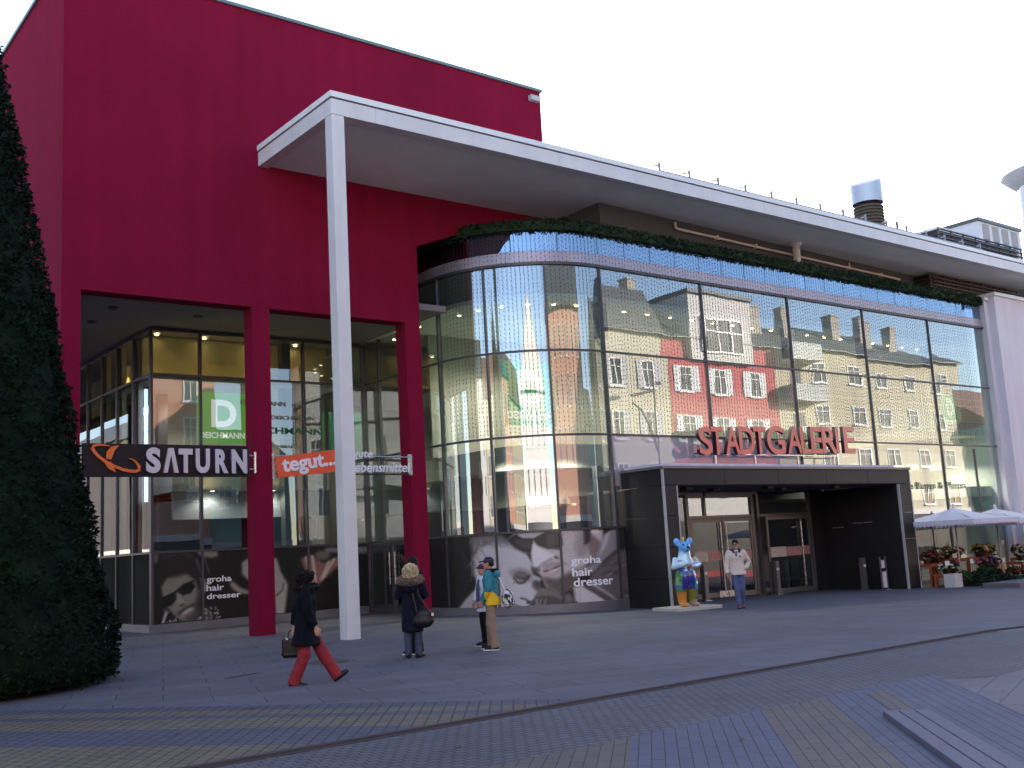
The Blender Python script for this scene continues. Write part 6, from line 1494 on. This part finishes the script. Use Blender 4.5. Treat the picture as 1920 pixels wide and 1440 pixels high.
# big white dormer of the red house
lx = 58.95-53.5
dm = MB().box(lx-2.9, -.35, 13.62, lx+2.9, 3.4, 18.1).build('dormer', mat('white_dormer_render', (.68, .66, .60), .8, var=.05), rd)
MB().box(lx-3.05, -.55, 18.101, lx+3.05, 3.5, 18.35).build('dormer_roof', M_slate, dm)
MB().box(lx-1.75, -.40, 14.35, lx+1.75, -.351, 16.6).build('dormer_window', M_win, dm)
mb = MB()
for k in range(4): mb.box(lx-1.8+k*1.2-.06*(k > 0), -.46, 14.3, lx-1.8+k*1.2+.07, -.401, 16.65)
mb.box(lx-1.73, -.455, 15.7, lx+1.73, -.402, 15.8).box(lx-1.73, -.455, 14.3, lx+1.73, -.402, 14.42).box(lx-1.73, -.455, 16.54, lx+1.73, -.402, 16.65); mb.build('dormer_frame', M_wfr, dm)
yw = [(x, z, w, 1.35) for z in (13.75, 10.8, 7.8, 4.9) for x, w in ((64.2, 1.5), (68.4, 1.6), (71.8, 1.6), (75.7, 1.5), (79.5, 1.5))]
yh = house('long pale yellow apartment block with balconies and chimneys', 59.0, 82.0, 0, 12, 15.4, 18.6, M_yell, M_slate, wl(82.0, yw), 'N', [(20.4, 3.8, 1.2, 19.3), (16.6, 3.8, 1.4, 19.5), (10.2, 3.8, 1.0, 19.2), (6.2, 3.8, 1.2, 19.4), (2.4, 3.8, .9, 19.2)])
for z in (8.7, 11.7, 14.5):
    b_ = MB().box(82-63.3, -1.15, z-.18, 82-59.6, -.001, z).build('balcony', M_trim, yh); MB().box(82-63.3, -1.15, z+.001, 82-59.6, -1.10, z+.95).box(82-63.3, -1.099, z+.001, 82-63.25, -.002, z+.95).box(82-59.65, -1.099, z+.001, 82-59.6, -.002, z+.95).build('railing', mat('balcony_panel', (.40, .45, .40), .6, var=.2), b_)
    MB().box(82-61.9, -.02, z+.05, 82-60.6, -.001, z+2.1).build('balcony_door', M_win, yh)
house('low mint green house beyond the yellow block', 84, 100, 2, 12, 10.5, 14.5, M_mint, M_tile, wl(100, [(x, z, 1.1, 1.6) for z in (8.2, 5.4) for x in (86.5, 90, 93.5, 97)]), 'N')
house('narrow olive grey house left of the cream corner house', 36.8, 42.3, -1.2, 11, 13.8, 17.2, M_oli, M_slate, wl(42.3, [(x, z, .95, 1.6) for z in (11.8, 8.9, 6) for x in (38.3, 40.8)]), 'N')
house('salmon house with a slate mansard roof and white window frames behind the viewer', 7.0, 30.5, -12, 12, 16.6, 20.6, M_sal, M_slate, wl(30.5, [(x, z, 1.0, 2.1) for z in (14.4, 11.2, 7.9) for x in (9, 12.5, 16.4, 20.5, 24.6, 28.4)]), 'N', gable='mansard')
house('low mint green annex behind the viewer', 30.6, 36.7, -13, 9, 9.5, 12.5, M_mint, M_slate, wl(36.7, [(x, 7.2, 1.0, 1.7) for x in (32, 35.2)]), 'N')
gh = house('broad white gabled house with a tan wooden gable behind the viewer', 0, 17.5, 0, 12, 12.0, 19.3, M_trim, M_tan, [(x, z, 1.0, 2.2) for z in (9.6, 6.2) for x in (2.6, 6.6, 10.9, 14.9)]+[(8.75, 12.9, 1.3, 2.0)], math.radians(140), gable='front')
gh.location = (2.75, -14.8, 0)
house('cream house with tiled roof behind the viewer on the left', -24, -10, -24, 12, 13, 17.5, M_cre, M_tile, wl(-10, [(x, z, 1.0, 1.6) for z in (11, 8, 5) for x in (-21.5, -17, -12.5)]), 'N')
for lb, y0, y1, ev, rg, m_, rf in (('tan house on the far left of the square', -20, -6, 14, 18.5, M_tan, M_tile), ('pink house on the far left of the square', -5.5, 6, 15.5, 19, M_sal, M_slate), ('pale yellow house on the far left of the square', 6.5, 20, 13.5, 17.5, M_yell, M_tile), ('grey white house on the far left of the square', 20.5, 36, 15, 19, M_trim, M_slate)):
    L_ = y1-y0; n_ = 4
    house(lb, -30, -30+L_, y0, 11, ev, rg, m_, rf, [(L_*(i+.5)/n_, z, 1.05, 1.65) for z in (ev-2.2, ev-5.2, ev-8.2) for i in range(n_)], math.pi/2)
house('pale ice blue office house with tall windows beyond the left side of the square', -14, 38, 40, 12, 17.0, 19.5, M_ice, M_slate, [(2.5+i*4.0, z, 1.5, 1.9) for z in (14.6, 11.2, 7.8) for i in range(13)], math.pi/2, gable='flat')
house('long building coloured shade-dark brown beyond the left end of the square', -14, 56, 92.5, 12, 15.0, 19, mat('shade_brown_render', (.055, .045, .042), .85), M_slate, [], math.pi/2)  # dark wall colour stands in for shade in the side glass reflection
# street lamp mirrored in the glass
t = thing('street_lamp', 'dark street lamp post with a curved bracket arm across the square', 'street lamp', (45.2, 1.6, gz(45)))
MB().tube([(0, 0, 0), (0, 0, 1.2), (0, 0, 1.25), (0, 0, 11.6)], [.11, .11, .07, .05], 12).build('pole', M_frame, t)
mb = MB().tube([(0, 0, 11.1), (-1.0, .1, 10.95), (-2.1, .2, 10.75)], .085, 8); mb.tube([(-2.1, .2, 10.3), (-1.2, .1, 9.9), (-.5, 0, 9.0), (-.1, 0, 7.6)], .075, 8); mb.build('bracket', M_black, t)
MB().lathe([(0, .0), (.28, .02), (.22, .14), (.08, .22), (0, .22)], (.45, 0, 11.5), 16).build('lamp_head', M_steel, t); MB().tube([(0, 0, 11.6), (.45, 0, 11.72)], .03, 8).build('lamp_arm', M_frame, t)
